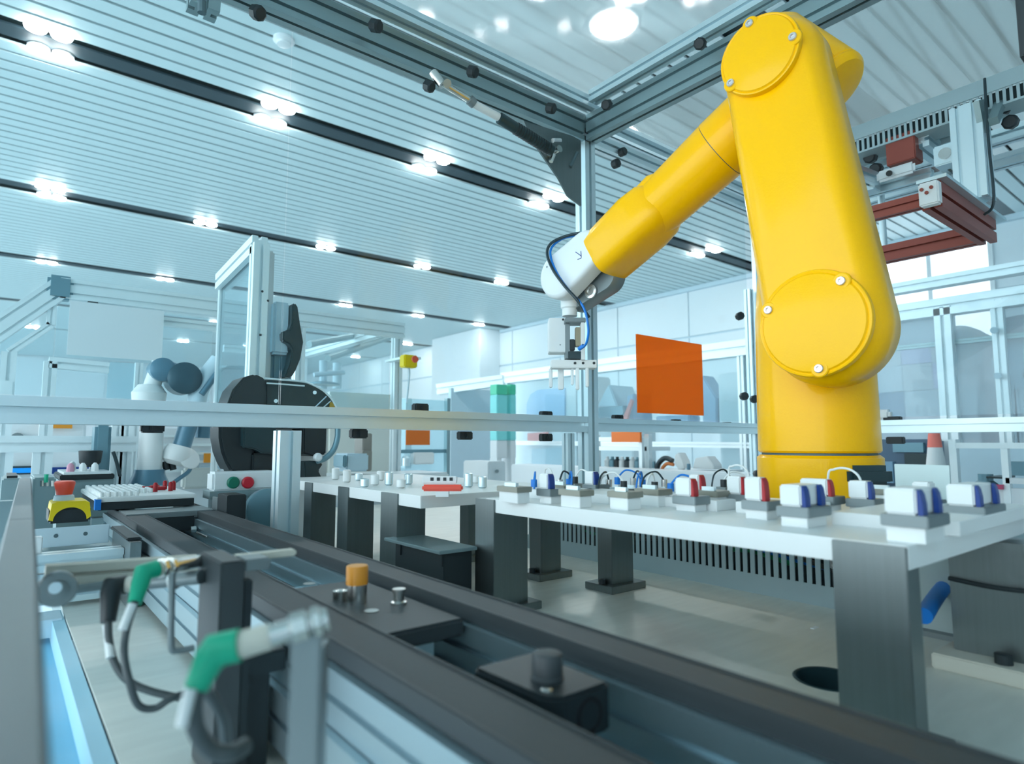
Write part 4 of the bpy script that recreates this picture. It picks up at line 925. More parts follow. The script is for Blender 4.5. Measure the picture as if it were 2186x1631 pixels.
# --- left enclosure (chamfered) ---
YE = 3.2
en = thing('machine_enclosure', 'chamfered aluminium enclosure with clear panels at the left behind the beam', 'enclosure', (at(200, 850, Y=YE).x, YE, 0))
P = lambda x, y, Y=YE: at(x, y, Y=Y)
tl, ch0 = P(128, 616), P(2, 702)
zt_e = tl.z; xr_e = P(470, 660).x
pr(en, (tl.x, YE, tl.z), (P(860, 700).x, YE, tl.z), 0.05, 0.085, m=WALU, nx=1, ny=2)
pr(en, (P(196, 640).x, YE + 0.02, tl.z - 0.09), (P(650, 660).x, YE + 0.02, tl.z - 0.09), 0.04, 0.04, m=WALU)
pr(en, tl, P(-60, 742), 0.05, 0.085, m=WALU, nx=1, ny=2)
lab(MB().obox(tl, X_, Y_, UZ, 0.045, 0.035, 0.05).build('corner_joint', TEALG, en, bevel=0.012), 'blue grey corner joint')
lo = P(20, 752); pr(en, (lo.x, YE, 0.0), lo, 0.05, 0.05, nm='post', m=WALU)
pr(en, lo, P(108, 694), 0.03, 0.03, m=WALU)
pr(en, (P(108, 694).x, YE, P(108, 694).z), (P(112, 640).x, YE, P(112, 640).z), 0.03, 0.03, nm='post', m=WALU)
pr(en, (P(108, 772).x, YE, 0), P(108, 772), 0.045, 0.045, nm='post', m=WALU)
pr(en, P(104, 774), P(232, 786), 0.045, 0.045, m=WALU)
pr(en, (P(297, 775).x, YE, 0), P(297, 775), 0.03, 0.03, nm='post', m=WALU)
MB().box(P(125, 640).x, P(460, 640).x, YE + 0.03, YE + 0.034, 1.3, zt_e - 0.05).build('clear_panel', GLASSH, en)
MB().box(P(8, 640).x, P(122, 640).x, YE + 0.03, YE + 0.034, 1.3, P(60, 690).z).build('clear_panel', GLASSH, en)
wbd = addY(None, 'white_board', WHITE, 150, 641, 352, 757, YE - 0.06, 0.01); tag(wbd, 'blank white board hung on the chamfered enclosure at the left', 'board')
addY(en, 'clear_door', GLASSB, 232, 772, 292, 850, YE + 0.1, 0.01)
addY(en, 'control_unit', DARKT, 188, 640, 210, 650, YE - 0.02, 0.04); addY(en, 'window_strip', TEALG, 212, 641, 275, 655, YE + 0.04, 0.01)
addY(en, 'hinge_plate', WALU, 2, 812, 28, 850, YE - 0.03, 0.02)
# lower cell frame left
cf = thing('cell_bench', 'white aluminium bench frame with shelf rail below the left end of the beam', 'bench', (at(100, 1000, Y=2.9).x, 2.9, 0))
P2 = lambda x, y: at(x, y, Y=2.9)
zr = P2(100, 948).z
pr(cf, (-0.6, 2.9, zr), (P2(290, 948).x, 2.9, zr), 0.05, 0.06, m=WALU)
for px, w in ((8, 0.06), (93, 0.06), (250, 0.04), (270, 0.04)): pr(cf, (P2(px, 950).x, 2.92, 0), (P2(px, 950).x, 2.92, zr + (0.0 if px < 200 else 0.12)), w, w, nm='post', m=WALU)
wm = thing('white_cabinet', 'white machine cabinet with blue display below the left end of the beam', 'cabinet', (at(100, 1000, Y=3.6).x, 3.6, 0))
b = fy(-10, 890, 186, 1022, 3.6, 0.5); MB().box(b[0], b[1], b[2], b[3], 0.0, b[5]).build('body', WHITE, wm, bevel=0.01)
addY(wm, 'display_frame', DARKT, 8, 996, 82, 1014, 3.55, 0.05); addY(wm, 'display', mat('blue_screen', (0.0, 0.20, 0.65), 0.3, emis=0.6), 22, 1000, 66, 1010, 3.54, 0.01)
addY(wm, 'blue_band', BLUE, 100, 998, 190, 1012, 3.58, 0.02); addY(wm, 'orange_label', ORANGE, 88, 902, 155, 914, 3.56, 0.02)
MB().cyl(at(37, 936, Y=3.6), at(37, 936, Y=3.56), 0.025, 16).build('round_lock', MGREY, wm)
MB().tube([at(72, 965, Y=3.58), at(75, 972, Y=3.5), at(82, 975, Y=3.5)], 0.006, 8).build('hook', KNOB, wm)
cy_ = thing('blue_grey_column', 'blue grey column with dark cowl below the beam, beside the white cabinet', 'column', (at(220, 1000, Y=2.7).x, 2.7, 0))
b = fy(204, 905, 240, 1013, 2.7, 0.1); MB().box(b[0], b[1], b[2], b[3], 0, b[5]).build('column', TEALG, cy_, bevel=0.01)
MB().lathe(at(193, 975, Y=2.65), UZ, [(-0.035, 0.02), (-0.02, 0.032), (0.02, 0.036), (0.022, 0.03)], 20).build('cowl', BLACK, cy_)
MB().tube([at(242, 965, Y=2.7), at(250, 990, Y=2.68), at(256, 1016, Y=2.66)], 0.006, 8).build('cable', HOSEK, cy_)
# black machine table in the far left behind e stop, with small things
bt = thing('second_pallet', 'second pallet with white parts behind the first, under the columns', 'pallet', (at(180, 1020, Y=2.6).x, 2.6, 0))
b = fy(128, 1014, 245, 1026, 2.5, 0.3); MB().box(*b).build('tray', BLACK, bt, bevel=0.003); MB().box(b[0] + 0.01, b[1] - 0.01, b[2], b[3], b[5], b[5] + 0.008).build('plate', WHITE, bt)
for i in range(9):
    x = b[0] + 0.03 + i * (b[1] - b[0] - 0.06) / 8; MB().lathe((x, b[2] + 0.05 + 0.12 * (i % 3), b[5] + 0.008), UZ, [(0, 0.012), (0.02, 0.01), (0.028, 0.004)], 10).build('part', WPLAS if i % 4 else mat('pink_part', (0.6, 0.3, 0.4), 0.5), bt)
MB().box(b[0], b[1], b[2] + 0.02, b[3], 0.897, b[4]).build('support', ALUD, bt)
db = thing('dark_module', 'dark conveyor module with green clip at the far left behind the rail', 'module', (at(20, 1050, Y=2.1).x, 2.1, ZS))
b = fy(4, 1022, 48, 1060, 2.1, 0.25); MB().box(b[0], b[1], b[2], b[3], ZS, b[5]).build('body', ALUD, db, bevel=0.004); MB().box(b[0] + 0.01, b[1] - 0.01, b[2] + 0.02, b[3], b[5], b[5] + 0.006).build('top', BLACK, db)
b2 = fy(72, 1020, 120, 1044, 2.2, 0.25); MB().box(b2[0], b2[1], b2[2], b2[3], ZS, b2[5]).build('body', ALUD, db, bevel=0.004)
m = MB(); p = at(98, 1030, Y=2.15); m.cyl(p, p + UZ * 0.022, 0.005, 10); m.build('green_clip', GREEN, db)
for px in (90, 100, 112): MB().cyl(at(px, 1038, Y=2.18), at(px, 1026, Y=2.18), 0.004, 8).build('pin', CHROME, db)

# --- tall glass screen on aluminium frame ---
XS = at(548, 700, Y=2.12).x; ysn = 2.12
gsn = thing('glass_screen', 'tall tinted glass screen in an aluminium frame with slanted top', 'screen', (XS, ysn, 0))
top = at(541, 520, Y=ysn); ptop = Vector((XS, ysn, top.z))
pr(gsn, (XS, ysn, ZS), ptop, 0.05, 0.05, nm='post', m=WALU)
far = at(474, 604, X=XS); pr(gsn, ptop, far, 0.05, 0.06, m=WALU)
zb_s = 1.24
MB().loops([[Vector((x, ysn, zb_s)), Vector((x, ysn, ptop.z - 0.02)), Vector((x, far.y, far.z - 0.01)), Vector((x, far.y, zb_s))] for x in (XS - 0.004, XS)]).build('tinted_panel', GLASSB, gsn)
pr(gsn, (XS, far.y, ZS), far, 0.02, 0.02, nm='post', m=WALU)
# white and grey control housing beside it
wh = thing('control_housing', 'white and grey control housing with dark cable guide behind the beam', 'housing', (at(600, 800, Y=2.1).x, 2.1, 0))
b = fy(564, 532, 588, 850, 2.16, 0.10); MB().box(b[0], b[1], b[2], b[3], 0.9, b[5]).build('white_plate', WHITE, wh, bevel=0.006)
b = fy(586, 642, 622, 755, 2.13, 0.12); MB().box(*b).build('grey_plate', PALE, wh, bevel=0.008)
b = fy(580, 752, 625, 812, 2.16, 0.1); MB().box(*b).build('ribbed_cover', TEALG, wh, bevel=0.01)
def oy(par, nm, m, pts, Y, t, bevel=0.004):
    pp = [at(*q, Y=Y) for q in pts]; return MB().loops([pp, [p + Vector((0, t, 0)) for p in pp]]).build(nm, m, par, bevel=bevel)
oy(wh, 'cable_guide', DARKT, [(624, 650), (630, 646), (636, 655), (641, 690), (648, 730), (642, 765), (632, 790), (622, 806), (607, 806), (618, 780), (624, 745), (616, 733), (604, 727), (603, 708), (618, 704), (623, 690)], 2.1, 0.05)
for q in ((560, 622), (572, 642), (556, 715)): MB().cyl(at(*q, Y=2.1), at(*q, Y=2.094), 0.004, 10).build('screw', KNOB, wh)

# --- black dome machine ---
bd = thing('dome_machine', 'black machine hood with curved window and handle behind the beam', 'machine', (at(590, 1000, Y=1.95).x, 1.95, ZS))
YD = 1.95
oy(bd, 'hood', BLACK, [(481, 915), (483, 870), (497, 832), (520, 806), (545, 798), (562, 806), (568, 812), (570, 915)], YD, 0.12, 0.006)
oy(bd, 'window_panel', DARKT, [(566, 808), (640, 814), (664, 820), (690, 834), (708, 852), (719, 872), (719, 915), (566, 915)], YD + 0.02, 0.10, 0.006)
MB().tube([at(566, 808, Y=YD), at(640, 814, Y=YD), at(664, 820, Y=YD), at(690, 834, Y=YD), at(708, 852, Y=YD), at(720, 874, Y=YD)], 0.003, 8).build('hood_rim', WALU, bd)
MB().tube([at(569, 818, Y=YD), at(600, 820, Y=YD), at(650, 824, Y=YD)], 0.0025, 8).build('hood_rim', WALU, bd)
oy(bd, 'lower_hood', BLACK, [(468, 905), (468, 935), (473, 965), (482, 988), (493, 1008), (540, 1012), (548, 905)], YD + 0.01, 0.11, 0.008)
oy(bd, 'lower_box', DARKT, [(520, 905), (520, 955), (545, 960), (560, 968), (590, 970), (590, 905)], YD - 0.02, 0.1, 0.004)
oy(bd, 'tool_foot', BLACK, [(540, 968), (538, 1010), (548, 1022), (585, 1022), (590, 968)], YD - 0.0, 0.1, 0.004)
oy(bd, 'right_box', BLACK, [(648, 905), (648, 968), (668, 974), (696, 970), (698, 905)], YD, 0.12, 0.004)
for q in ((672, 838), (589, 856)): MB().cyl(at(*q, Y=YD + 0.02), at(*q, Y=YD + 0.01), 0.006, 12).build('screw', WALU, bd)
for a_, b_ in (((670, 872), (697, 846)), ((688, 872), (706, 856))): MB().cyl(at(*a_, Y=YD + 0.018), at(*b_, Y=YD + 0.018), 0.002, 6).build('window_stripe', PALE, bd)
oy(bd, 'amber_corner', mat('amber', (0.45, 0.28, 0.03), 0.4), [(704, 872), (706, 858), (711, 860), (718, 872)], YD + 0.012, 0.01, 0)
MB().tube([at(721, 910, Y=YD - 0.02), at(720, 935, Y=YD - 0.02), at(712, 960, Y=YD - 0.02), at(695, 978, Y=YD - 0.02), at(676, 985, Y=YD - 0.02)], 0.009, 12).build('curved_pipe', TEALG, bd)
MB().lathe(at(677, 976, Y=YD - 0.03), (0, -1, 0), [(0, 0.013), (0.01, 0.013), (0.014, 0.008)], 16).build('knob', WHITE, bd)
oy(bd, 'valve_stand', DARKT, [(650, 985), (652, 1022), (668, 1040), (672, 1024), (685, 1040), (694, 1034), (680, 1005), (690, 990), (672, 984)], YD, 0.05, 0.003)
MB().box(at(500, 900, Y=YD + 0.1).x, at(700, 900, Y=YD + 0.1).x, YD + 0.10, YD + 0.135, ZS, 1.25).build('rear_support', WHITE, bd)
# push button box
bb = thing('button_box', 'white control box with green and red push buttons beside the post', 'control box', (at(520, 1040, Y=1.9).x, 1.9, ZS))
b = fy(455, 1008, 588, 1050, 1.88, 0.065); MB().box(b[0], b[1], b[2], b[3], b[4], b[5]).build('body', WHITE, bb, bevel=0.006)
b = fy(448, 1050, 585, 1066, 1.87, 0.075); MB().box(*b).build('base_rail', ALUD, bb); b = fy(455, 1064, 585, 1100, 1.89, 0.05); MB().box(b[0], b[1], b[2], b[3], ZS, b[5]).build('stand', ALU, bb)
for px, m_, nm in ((497, mat('push_green', (0.0, 0.16, 0.10), 0.35), 'green_button'), (528, mat('push_red', (0.55, 0.01, 0.03), 0.35), 'red_button')):
    MB().lathe(at(px, 1030, Y=1.88), (0, -1, 0), [(0, 0.0165), (0.008, 0.0165), (0.011, 0.013)], 24).build(nm, m_, bb)
MB().lathe(at(566, 1086, Y=1.78), (0, -1, 0), [(-0.05, 0.03), (0, 0.055), (0.02, 0.055), (0.024, 0.045)], 24).build('side_disc', TEALG, bb)

# --- white collaborative robot ---
YC = 2.75
cr = thing('small_robot', 'white collaborative robot arm with blue grey joints behind the beam at left', 'robot', (at(320, 1020, Y=YC).x, YC, ZS))
q = lambda x, y, d=0: at(x, y, Y=YC + d)
JG = mat('joint_blue_grey', (0.10, 0.22, 0.30), 0.35, 0.2)
p = q(318, 1022); top_ = q(318, 800)
MB().lathe((p.x, p.y, p.z - 0.06), UZ, [(0, 0.075), (0.04, 0.07), (0.075, 0.055), (0.095, 0.052)], 28).build('base', JG, cr)
MB().lathe((p.x, p.y, ZS), UZ, [(0, 0.08), (p.z - 0.06 - ZS, 0.08)], 28).build('pedestal', WALU, cr)
MB().cyl((p.x, p.y, p.z), (p.x, p.y, q(318, 850).z), 0.042, 28).build('column', WPLAS, cr)
MB().lathe(q(318, 850), UZ, [(-0.04, 0.03), (-0.03, 0.055), (0.02, 0.06), (0.05, 0.04), (0.055, 0.01)], 28).build('shoulder', WPLAS, cr)
MB().cyl(q(318, 842), q(342, 775), 0.030, 24).build('upper_arm', WPLAS, cr)
MB().lathe(q(345, 790, -0.02), (0, -1, 0), [(-0.06, 0.03), (-0.05, 0.045), (0.03, 0.045), (0.04, 0.03)], 24).build('elbow_joint', JG, cr)
MB().cyl(q(350, 785, 0.02), q(392, 800, 0.02), 0.034, 24).build('elbow_link', JG, cr)
MB().lathe(q(393, 808, -0.04), (0, -1, 0), [(-0.08, 0.03), (-0.07, 0.062), (0.02, 0.062), (0.03, 0.045), (0.032, 0.02)], 28).build('forearm_joint', mat('joint_dark', (0.035, 0.09, 0.12), 0.3, 0.3), cr)
MB().tube([q(420, 860, -0.02), q(425, 835, -0.02), q(445, 800, -0.02), q(468, 770, -0.02)], 0.035, 20).build('forearm', PALE, cr)
MB().tube([q(430, 842, -0.06), q(450, 815, -0.06), q(468, 790, -0.06)], 0.012, 12).build('forearm_cable', JG, cr)
MB().cyl(q(410, 880), q(386, 958), 0.034, 24).build('wrist_link', JG, cr)
MB().cyl(q(436, 895, 0.05), q(432, 935, 0.05), 0.033, 24, 0.028).build('wrist_link', JG, cr)
MB().lathe(q(385, 952), q(372, 988) - q(385, 952), [(0, 0.042), (0.02, 0.052), (0.06, 0.05), (0.075, 0.03)], 24).build('wrist', WPLAS, cr)
MB().lathe(q(402, 980, -0.02), (0.3, -0.7, 0.3), [(0, 0.01), (0.004, 0.042), (0.01, 0.042), (0.014, 0.02)], 24).build('tool_disc', WPLAS, cr)
MB().tube([q(408, 985), q(404, 1005), q(385, 1020), q(365, 1034)], 0.008, 8).build('cable', JG, cr)
for px in (352, 366): MB().cyl(q(px, 985), q(px + 4, 1003), 0.012, 12).build('gripper_finger', BLACK, cr)
# machine behind the cobot
mb_ = thing('white_machine', 'white machine body with slatted front behind the small white robot', 'machine', (at(420, 1000, Y=3.3).x, 3.3, 0))
b = fy(330, 905, 478, 1050, 3.3, 0.4); MB().box(b[0], b[1], b[2], b[3], 0, b[5] - 0.02).build('body', WHITE, mb_, bevel=0.01)
for k in range(5):
    zz = b[5] - 0.05 - k * 0.04; MB().box(b[0] + 0.03, b[1] - 0.02, b[2] - 0.02, b[2], zz - 0.012, zz).build('slat', WALU, mb_)
addY(mb_, 'orange_label', ORANGE, 436, 968, 456, 988, 3.27, 0.01); addY(mb_, 'grey_panel', PALE, 428, 962, 472, 1010, 3.285, 0.01)
addY(mb_, 'grey_panel', mat('machine_beige', (0.6, 0.63, 0.6), 0.5), 392, 1000, 470, 1045, 3.2, 0.06, bevel=0.01)
# --- e stop hanging on enclosure
he = thing('hanging_emergency_stop', 'small yellow box with red button hanging right of the white enclosure', 'emergency stop', at(874, 782, Y=3.1))
MB().obox(at(872, 772, Y=3.1), X_, Y_, UZ, 0.042, 0.03, 0.035).build('box', SAFE, he, bevel=0.006)
p = at(883, 768, Y=3.04); MB().lathe(p, (0, -1, 0.1), [(0, 0.012), (0.012, 0.02), (0.02, 0.019)], 18).build('button', REDB, he)
MB().obox(at(860, 768, Y=3.2), X_, Y_, UZ, 0.05, 0.12, 0.006).build('mount_arm', WALU, he)
MB().tube([at(872, 782, Y=3.1), at(874, 800, Y=3.12), at(868, 860, Y=3.15)], 0.005, 8).build('cable', PALE, he)
# --- enclosure right of the dome machine
ge = thing('machine_enclosure', 'white framed enclosure with clear front between the dome machine and yellow stop box', 'enclosure', (at(760, 850, Y=3.3).x, 3.3, 0))
zt2 = at(850, 700, Y=3.3).z; xg0, xg1 = at(640, 690, Y=3.3).x, at(848, 700, Y=3.3).x
pr(ge, (xg0, 3.3, zt2), (xg1, 3.3, zt2), 0.05, 0.05, m=WALU); pr(ge, (xg1, 3.3, 0), (xg1, 3.3, zt2), 0.05, 0.05, nm='post', m=WALU)
pr(ge, (xg0, 3.3, 0), (xg0, 3.3, zt2), 0.05, 0.05, nm='post', m=WALU)
pr(ge, (xg1, 3.3, zt2), (xg1, 4.8, zt2), 0.05, 0.05, m=WALU); pr(ge, (xg0, 4.8, zt2), (xg1, 4.8, zt2), 0.05, 0.05, m=WALU); pr(ge, (xg1, 4.8, 0), (xg1, 4.8, zt2), 0.05, 0.05, nm='post', m=WALU)
MB().box(xg0 + 0.03, xg1 - 0.03, 3.33, 3.334, 1.3, zt2 - 0.03).build('clear_panel', GLASSH, ge)
b = fy(700, 835, 845, 872, 3.5, 0.8); MB().box(b[0], b[1], b[2], b[3], 0.5, b[5]).build('inner_table', mat('ivory_cover', (0.78, 0.80, 0.74), 0.4), ge, bevel=0.02)
m = MB(); m.cyl(at(660, 735, Y=3.6), at(845, 700, Y=4.2), 0.02, 10); m.cyl(at(700, 765, Y=3.6), at(845, 715, Y=4.2), 0.02, 10); m.build('linear_guide', ALUD, ge)
m = MB(); m.cyl(at(690, 770, Y=3.9), at(690, 830, Y=3.9), 0.025, 12); m.cyl(at(720, 775, Y=4.0), at(720, 830, Y=4.0), 0.03, 12); m.cyl(at(670, 800, Y=3.8), at(735, 795, Y=3.8), 0.015, 10)
m.build('dosing_unit', PALE, ge); MB().lathe(at(690, 822, Y=3.8), UZ, [(0, 0.10), (0.01, 0.10), (0.02, 0.06)], 24).build('dosing_plate', TEALG, ge)
# white benches / units behind left fixture table
wu = thing('bench_unit', 'long white bench with valve unit behind the left fixture table', 'bench', (at(800, 1000, Y=2.9).x, 2.9, 0))
b = fy(690, 1008, 960, 1030, 2.9, 0.33, 1); MB().box(b[0], b[1], b[2], b[3], b[4] - 0.3, b[5]).build('bench_top', WHITE, wu, bevel=0.01); MB().box(b[0] + 0.1, b[1] - 0.1, b[2] + 0.05, b[3], 0, b[4] - 0.3).build('cabinet', PALE, wu)
b = fy(740, 968, 788, 1006, 2.95, 0.15, 1); MB().box(*b).build('valve_unit', PALE, wu, bevel=0.008); b = fy(733, 972, 742, 998, 2.93, 0.12); MB().box(*b).build('motor', TEALG, wu, bevel=0.005)
b = fy(775, 925, 795, 965, 3.0, 0.1); MB().box(*b).build('bracket', mat('taupe', (0.3, 0.28, 0.25), 0.5), wu, bevel=0.004)
b = fy(775, 962, 795, 1006, 2.96, 0.1); MB().box(*b).build('gear_unit', mat('taupe', (0, 0, 0)), wu, bevel=0.004)
tw = thing('white_tower', 'white machine tower with orange sign right of the post, below the beam', 'machine', (at(830, 960, Y=5.1).x, 5.1, 0))
b = fy(722, 890, 842, 1010, 5.2, 0.1); MB().box(b[0], b[1], b[2], b[3], 0, b[5]).build('side_panel', WHITE, tw)
b = fy(842, 840, 850, 1020, 5.1, 0.05); MB().box(b[0], b[1], b[2], b[3], 0, b[5]).build('post', WALU, tw)
b = fy(955, 850, 962, 1020, 5.1, 0.05); MB().box(b[0], b[1], b[2], b[3], 0, b[5]).build('post', ALUD, tw)
MB().box(*fy(850, 850, 956, 1018, 5.15, 0.01)).build('clear_panel', GLASSB, tw)
MB().box(*fy(850, 960, 956, 968, 5.12, 0.02)).build('shelf', TEALG, tw)
MB().box(*fy(884, 966, 928, 992, 5.08, 0.2)).build('white_box', WPLAS, tw, bevel=0.01)
MB().lathe(at(866, 985, Y=5.08), UZ, [(-0.04, 0.04), (0.03, 0.04), (0.05, 0.02)], 18).build('motor', ALU, tw)
MB().box(*fy(867, 850, 880, 1000, 5.5, 0.2)).build('inner_panel', WHITE, tw)
sg = tag(MB().box(*fy(868, 918, 918, 950, 3.55, 0.01)).build('orange_sign', mat('sign_orange', (0.95, 0.20, 0.02), 0.45)), 'small orange sign hanging below the beam left of the corner post', 'sign')
# far cabinets along the hall wall
fc = thing('partition', 'tall pale partition with sliding panel in the middle background', 'partition', (at(1010, 1000, Y=6.0).x, 6.0, 0))
b = fy(963, 835, 1068, 1060, 6.0, 0.06, 1); MB().box(b[0], b[1], b[2], b[3], 0, b[5]).build('panel', PALE, fc)
pr(fc, at(935, 832, Y=6.2), at(1075, 812, Y=5.6), 0.12, 0.12, m=WALU)
bn = thing('small_cabinet', 'small white cabinet standing in front of the pale partition', 'cabinet', (at(1065, 1000, Y=3.4).x, 3.4, 0))
b = fy(1043, 985, 1080, 1030, 3.4, 0.3); MB().box(b[0], b[1], b[2], b[3], 0, b[5]).build('body', WHITE, bn, bevel=0.008)
MB().cyl(at(1061, 1006, Y=3.4), at(1061, 1006, Y=3.38), 0.012, 10).build('handle', MGREY, bn)
for i, px in enumerate((1061, 1090)):
    gt = thing('status_column', ['green and cyan status column left of the corner post', 'narrow cyan status column beside the wider one'][i], 'status light', (at(px, 1000, Y=4.2).x, 4.2, 0), None)
    for nm, y0_, y1_, m_ in (('green_segment', 820, 842, mat('status_green', (0.08, 0.62, 0.38), 0.4)), ('cyan_segment', 842, 940, mat('status_cyan', (0.25, 0.75, 0.75), 0.4)), ('white_segment', 940, 978, WHITE)):
        MB().box(*fy(px, y0_, px + (22 if i == 0 else 12), y1_, 4.2, 0.1)).build(nm, m_, gt, bevel=0.005)
    b = fy(px, 978, px + 10, 1000, 4.2, 0.1); MB().box(b[0], b[1], b[2], b[3], 0, b[5]).build('base', WHITE, gt)

# --- right: second line of machines behind the corner post (planes X = const) ---
XQ = 5.0
mc = thing('line_enclosure', 'white framed machine line behind the corner post and orange sheet', 'enclosure', (XQ, at(1300, 1000, X=XQ).y, 0))
def pX(a, b, w=0.05, h=0.05, nm='beam', m=WALU, X=XQ): return profile(MB(), at(*a, X=X), at(*b, X=X), w, h).build(nm, m, mc)
zq = at(1390, 768, X=XQ).z
ya_, yb_ = at(1075, 860, X=XQ).y, at(1600, 700, X=XQ).y
profile(MB(), (XQ, ya_, zq), (XQ, yb_, zq), 0.10, 0.14).build('beam', WALU, mc)
zq2 = at(1390, 800, X=XQ).z
for px in (1083, 1245, 1588): profile(MB(), (XQ, at(px, 900, X=XQ).y, 0), (XQ, at(px, 900, X=XQ).y, zq), 0.06, 0.06).build('post', WALU, mc)
profile(MB(), (XQ, ya_, at(1390, 945, X=XQ).z), (XQ, yb_, at(1390, 950, X=XQ).z), 0.05, 0.05).build('beam', WALU, mc)
MB().box(XQ + 0.03, XQ + 0.035, yb_, ya_, 0.9, zq).build('clear_panel', GLASSH, mc)
sh = thing('rounded_window_machine', 'white machine with rounded light blue window left of the corner post', 'machine', (XQ + 0.3, at(1160, 1000, X=XQ).y, 0))
def ox(par, nm, m, pts, X, t, bevel=0.004):
    pp = [at(*q_, X=X) for q_ in pts]; return MB().loops([pp, [p_ + Vector((t, 0, 0)) for p_ in pp]]).build(nm, m, par, bevel=bevel)
b = fx(1098, 815, 1232, 1010, XQ + 0.3, 0.6); MB().box(b[0], b[1], b[2], b[3], 0, b[5]).build('body', WHITE, sh, bevel=0.02)
ox(sh, 'window', mat('window_blue', (0.42, 0.62, 0.85), 0.2), [(1124, 905), (1124, 862), (1132, 842), (1148, 832), (1205, 828), (1205, 905)], XQ + 0.28, 0.02, 0.0)
ox(sh, 'lower_door', PALE, [(1135, 1000), (1135, 958), (1200, 955), (1200, 1000)], XQ + 0.28, 0.02, 0.0)
ox(sh, 'red_label', mat('label_red', (0.85, 0.25, 0.22), 0.5), [(1126, 950), (1126, 925), (1170, 922), (1170, 947)], XQ + 0.26, 0.01, 0.0)
def unit(name, label, cat, pts):
    t = thing(name, label, cat, (XQ + 0.3, at(pts[0], 1000, X=XQ).y, 0)); return t
ux = unit('blue_grey_press', 'blue grey conical machine unit between corner post and orange sheet', 'machine', (1300,))
ox(ux, 'cone', PALE, [(1275, 868), (1290, 835), (1300, 820), (1318, 868)], XQ + 0.2, 0.4, 0.01)
ox(ux, 'body', TEALG, [(1275, 870), (1330, 866), (1333, 880), (1322, 900), (1290, 905), (1275, 900)], XQ + 0.2, 0.4, 0.01)
ox(ux, 'column', mat('unit_blue', (0.30, 0.45, 0.62), 0.4), [(1338, 905), (1338, 845), (1352, 840), (1356, 905)], XQ + 0.25, 0.3, 0.01)
ox(ux, 'red_arm', mat('label_red', (0, 0, 0)), [(1328, 895), (1346, 852), (1350, 856), (1338, 895)], XQ + 0.18, 0.03, 0.0)
b = fx(1275, 900, 1350, 1010, XQ + 0.35, 0.4); MB().box(b[0], b[1], b[2], b[3], 0, b[5]).build('stand', WHITE, ux, bevel=0.01)
uy = unit('chamfer_machine', 'tall white machine with blue chamfered side right of the orange sheet', 'machine', (1520,))
ox(uy, 'blue_side', mat('unit_blue', (0, 0, 0)), [(1500, 905), (1498, 800), (1530, 850), (1530, 905)], XQ + 0.3, 0.2, 0.01)
b = fx(1532, 798, 1585, 1010, XQ + 0.3, 0.3); MB().box(b[0], b[1], b[2], b[3], 0, b[5]).build('front', WHITE, uy, bevel=0.01)
ox(uy, 'blue_base', mat('unit_blue', (0, 0, 0)), [(1400, 905), (1400, 888), (1470, 886), (1470, 905)], XQ + 0.3, 0.2, 0.01)
sf = thing('shelf_unit', 'white shelf with dark and silver bottles behind the long table', 'shelf', (3.6, at(1330, 1000, X=3.6).y, 0))
pA, pB = at(1275, 1003, X=3.6), at(1385, 1003, X=3.6)
MB().box(3.58, 3.85, pB.y, pA.y, pA.z - 0.02, pA.z).build('shelf', WHITE, sf); zz = at(1330, 962, X=3.6).z
MB().box(3.58, 3.85, pB.y, pA.y, zz, zz + 0.03).build('shelf', WALU, sf)
for y in (pA.y, pB.y): MB().box(3.58, 3.62, y - 0.02, y + 0.02, 0, zz + 0.12).build('post', WALU, sf)
MB().box(3.80, 3.85, pB.y, pA.y, 0, pA.z).build('back_panel', PALE, sf)
for i in range(9):
    y = pA.y + (pB.y - pA.y) * (i + 0.7) / 10
    o = MB().lathe((3.68, y, pA.z), UZ, [(0, 0.026), (0.07, 0.026), (0.085, 0.012), (0.10, 0.012)], 16).build('bottle', [WPLAS, TEALG, BLACK, WPLAS, DARKT][i % 5])
    o.location.z += 0.002; tag(o, ['white', 'teal', 'black', 'white', 'dark teal'][i % 5] + ' bottle on the white shelf, %s from the left' % ['leftmost', 'second', 'third', 'fourth', 'fifth', 'sixth', 'seventh', 'eighth', 'last'][i], 'bottle', 'bottles on the white shelf behind the table')
o = tag(MB().box(*fx(1305, 922, 1366, 944, 3.5, 0.02)).build('orange_sign', mat('sign_orange', (0, 0, 0))), 'orange sign just below the beam right of the corner post', 'sign')
o2_ = thing('sign_bar', 'white bar carrying the orange sign right of the corner post', 'bar', (3.54, at(1330, 950, X=3.54).y, zz))
MB().box(3.53, 3.56, pB.y, pA.y, zz + 0.07, zz + 0.10).build('bar', WALU, o2_); MB().box(3.53, 3.56, pB.y - 0.0, pB.y + 0.03, 0, zz + 0.07).build('stand', WALU, o2_)
or_ = thing('bench_robot', 'small white bench robot with orange and black hose behind the red finned blocks', 'robot', (3.6, at(1430, 1000, X=3.6).y, 0))
q3 = lambda x, y, d=0: at(x, y, X=3.6 + d)
MB().tube([q3(1402, 1010), q3(1406, 990), q3(1420, 978), q3(1436, 984)], 0.018, 10).build('black_hose', HOSEK, or_)
MB().tube([q3(1412, 1014), q3(1414, 1000), q3(1424, 990), q3(1438, 992)], 0.012, 10).build('orange_hose', mat('hose_orange', (0.75, 0.22, 0.06), 0.4), or_)
ox(or_, 'arm', WPLAS, [(1440, 972), (1448, 966), (1458, 985), (1462, 1000), (1448, 1004), (1440, 990)], 3.6, 0.08)
ox(or_, 'housing', WPLAS, [(1478, 1000), (1484, 978), (1508, 974), (1522, 992), (1524, 1002)], 3.6, 0.1)
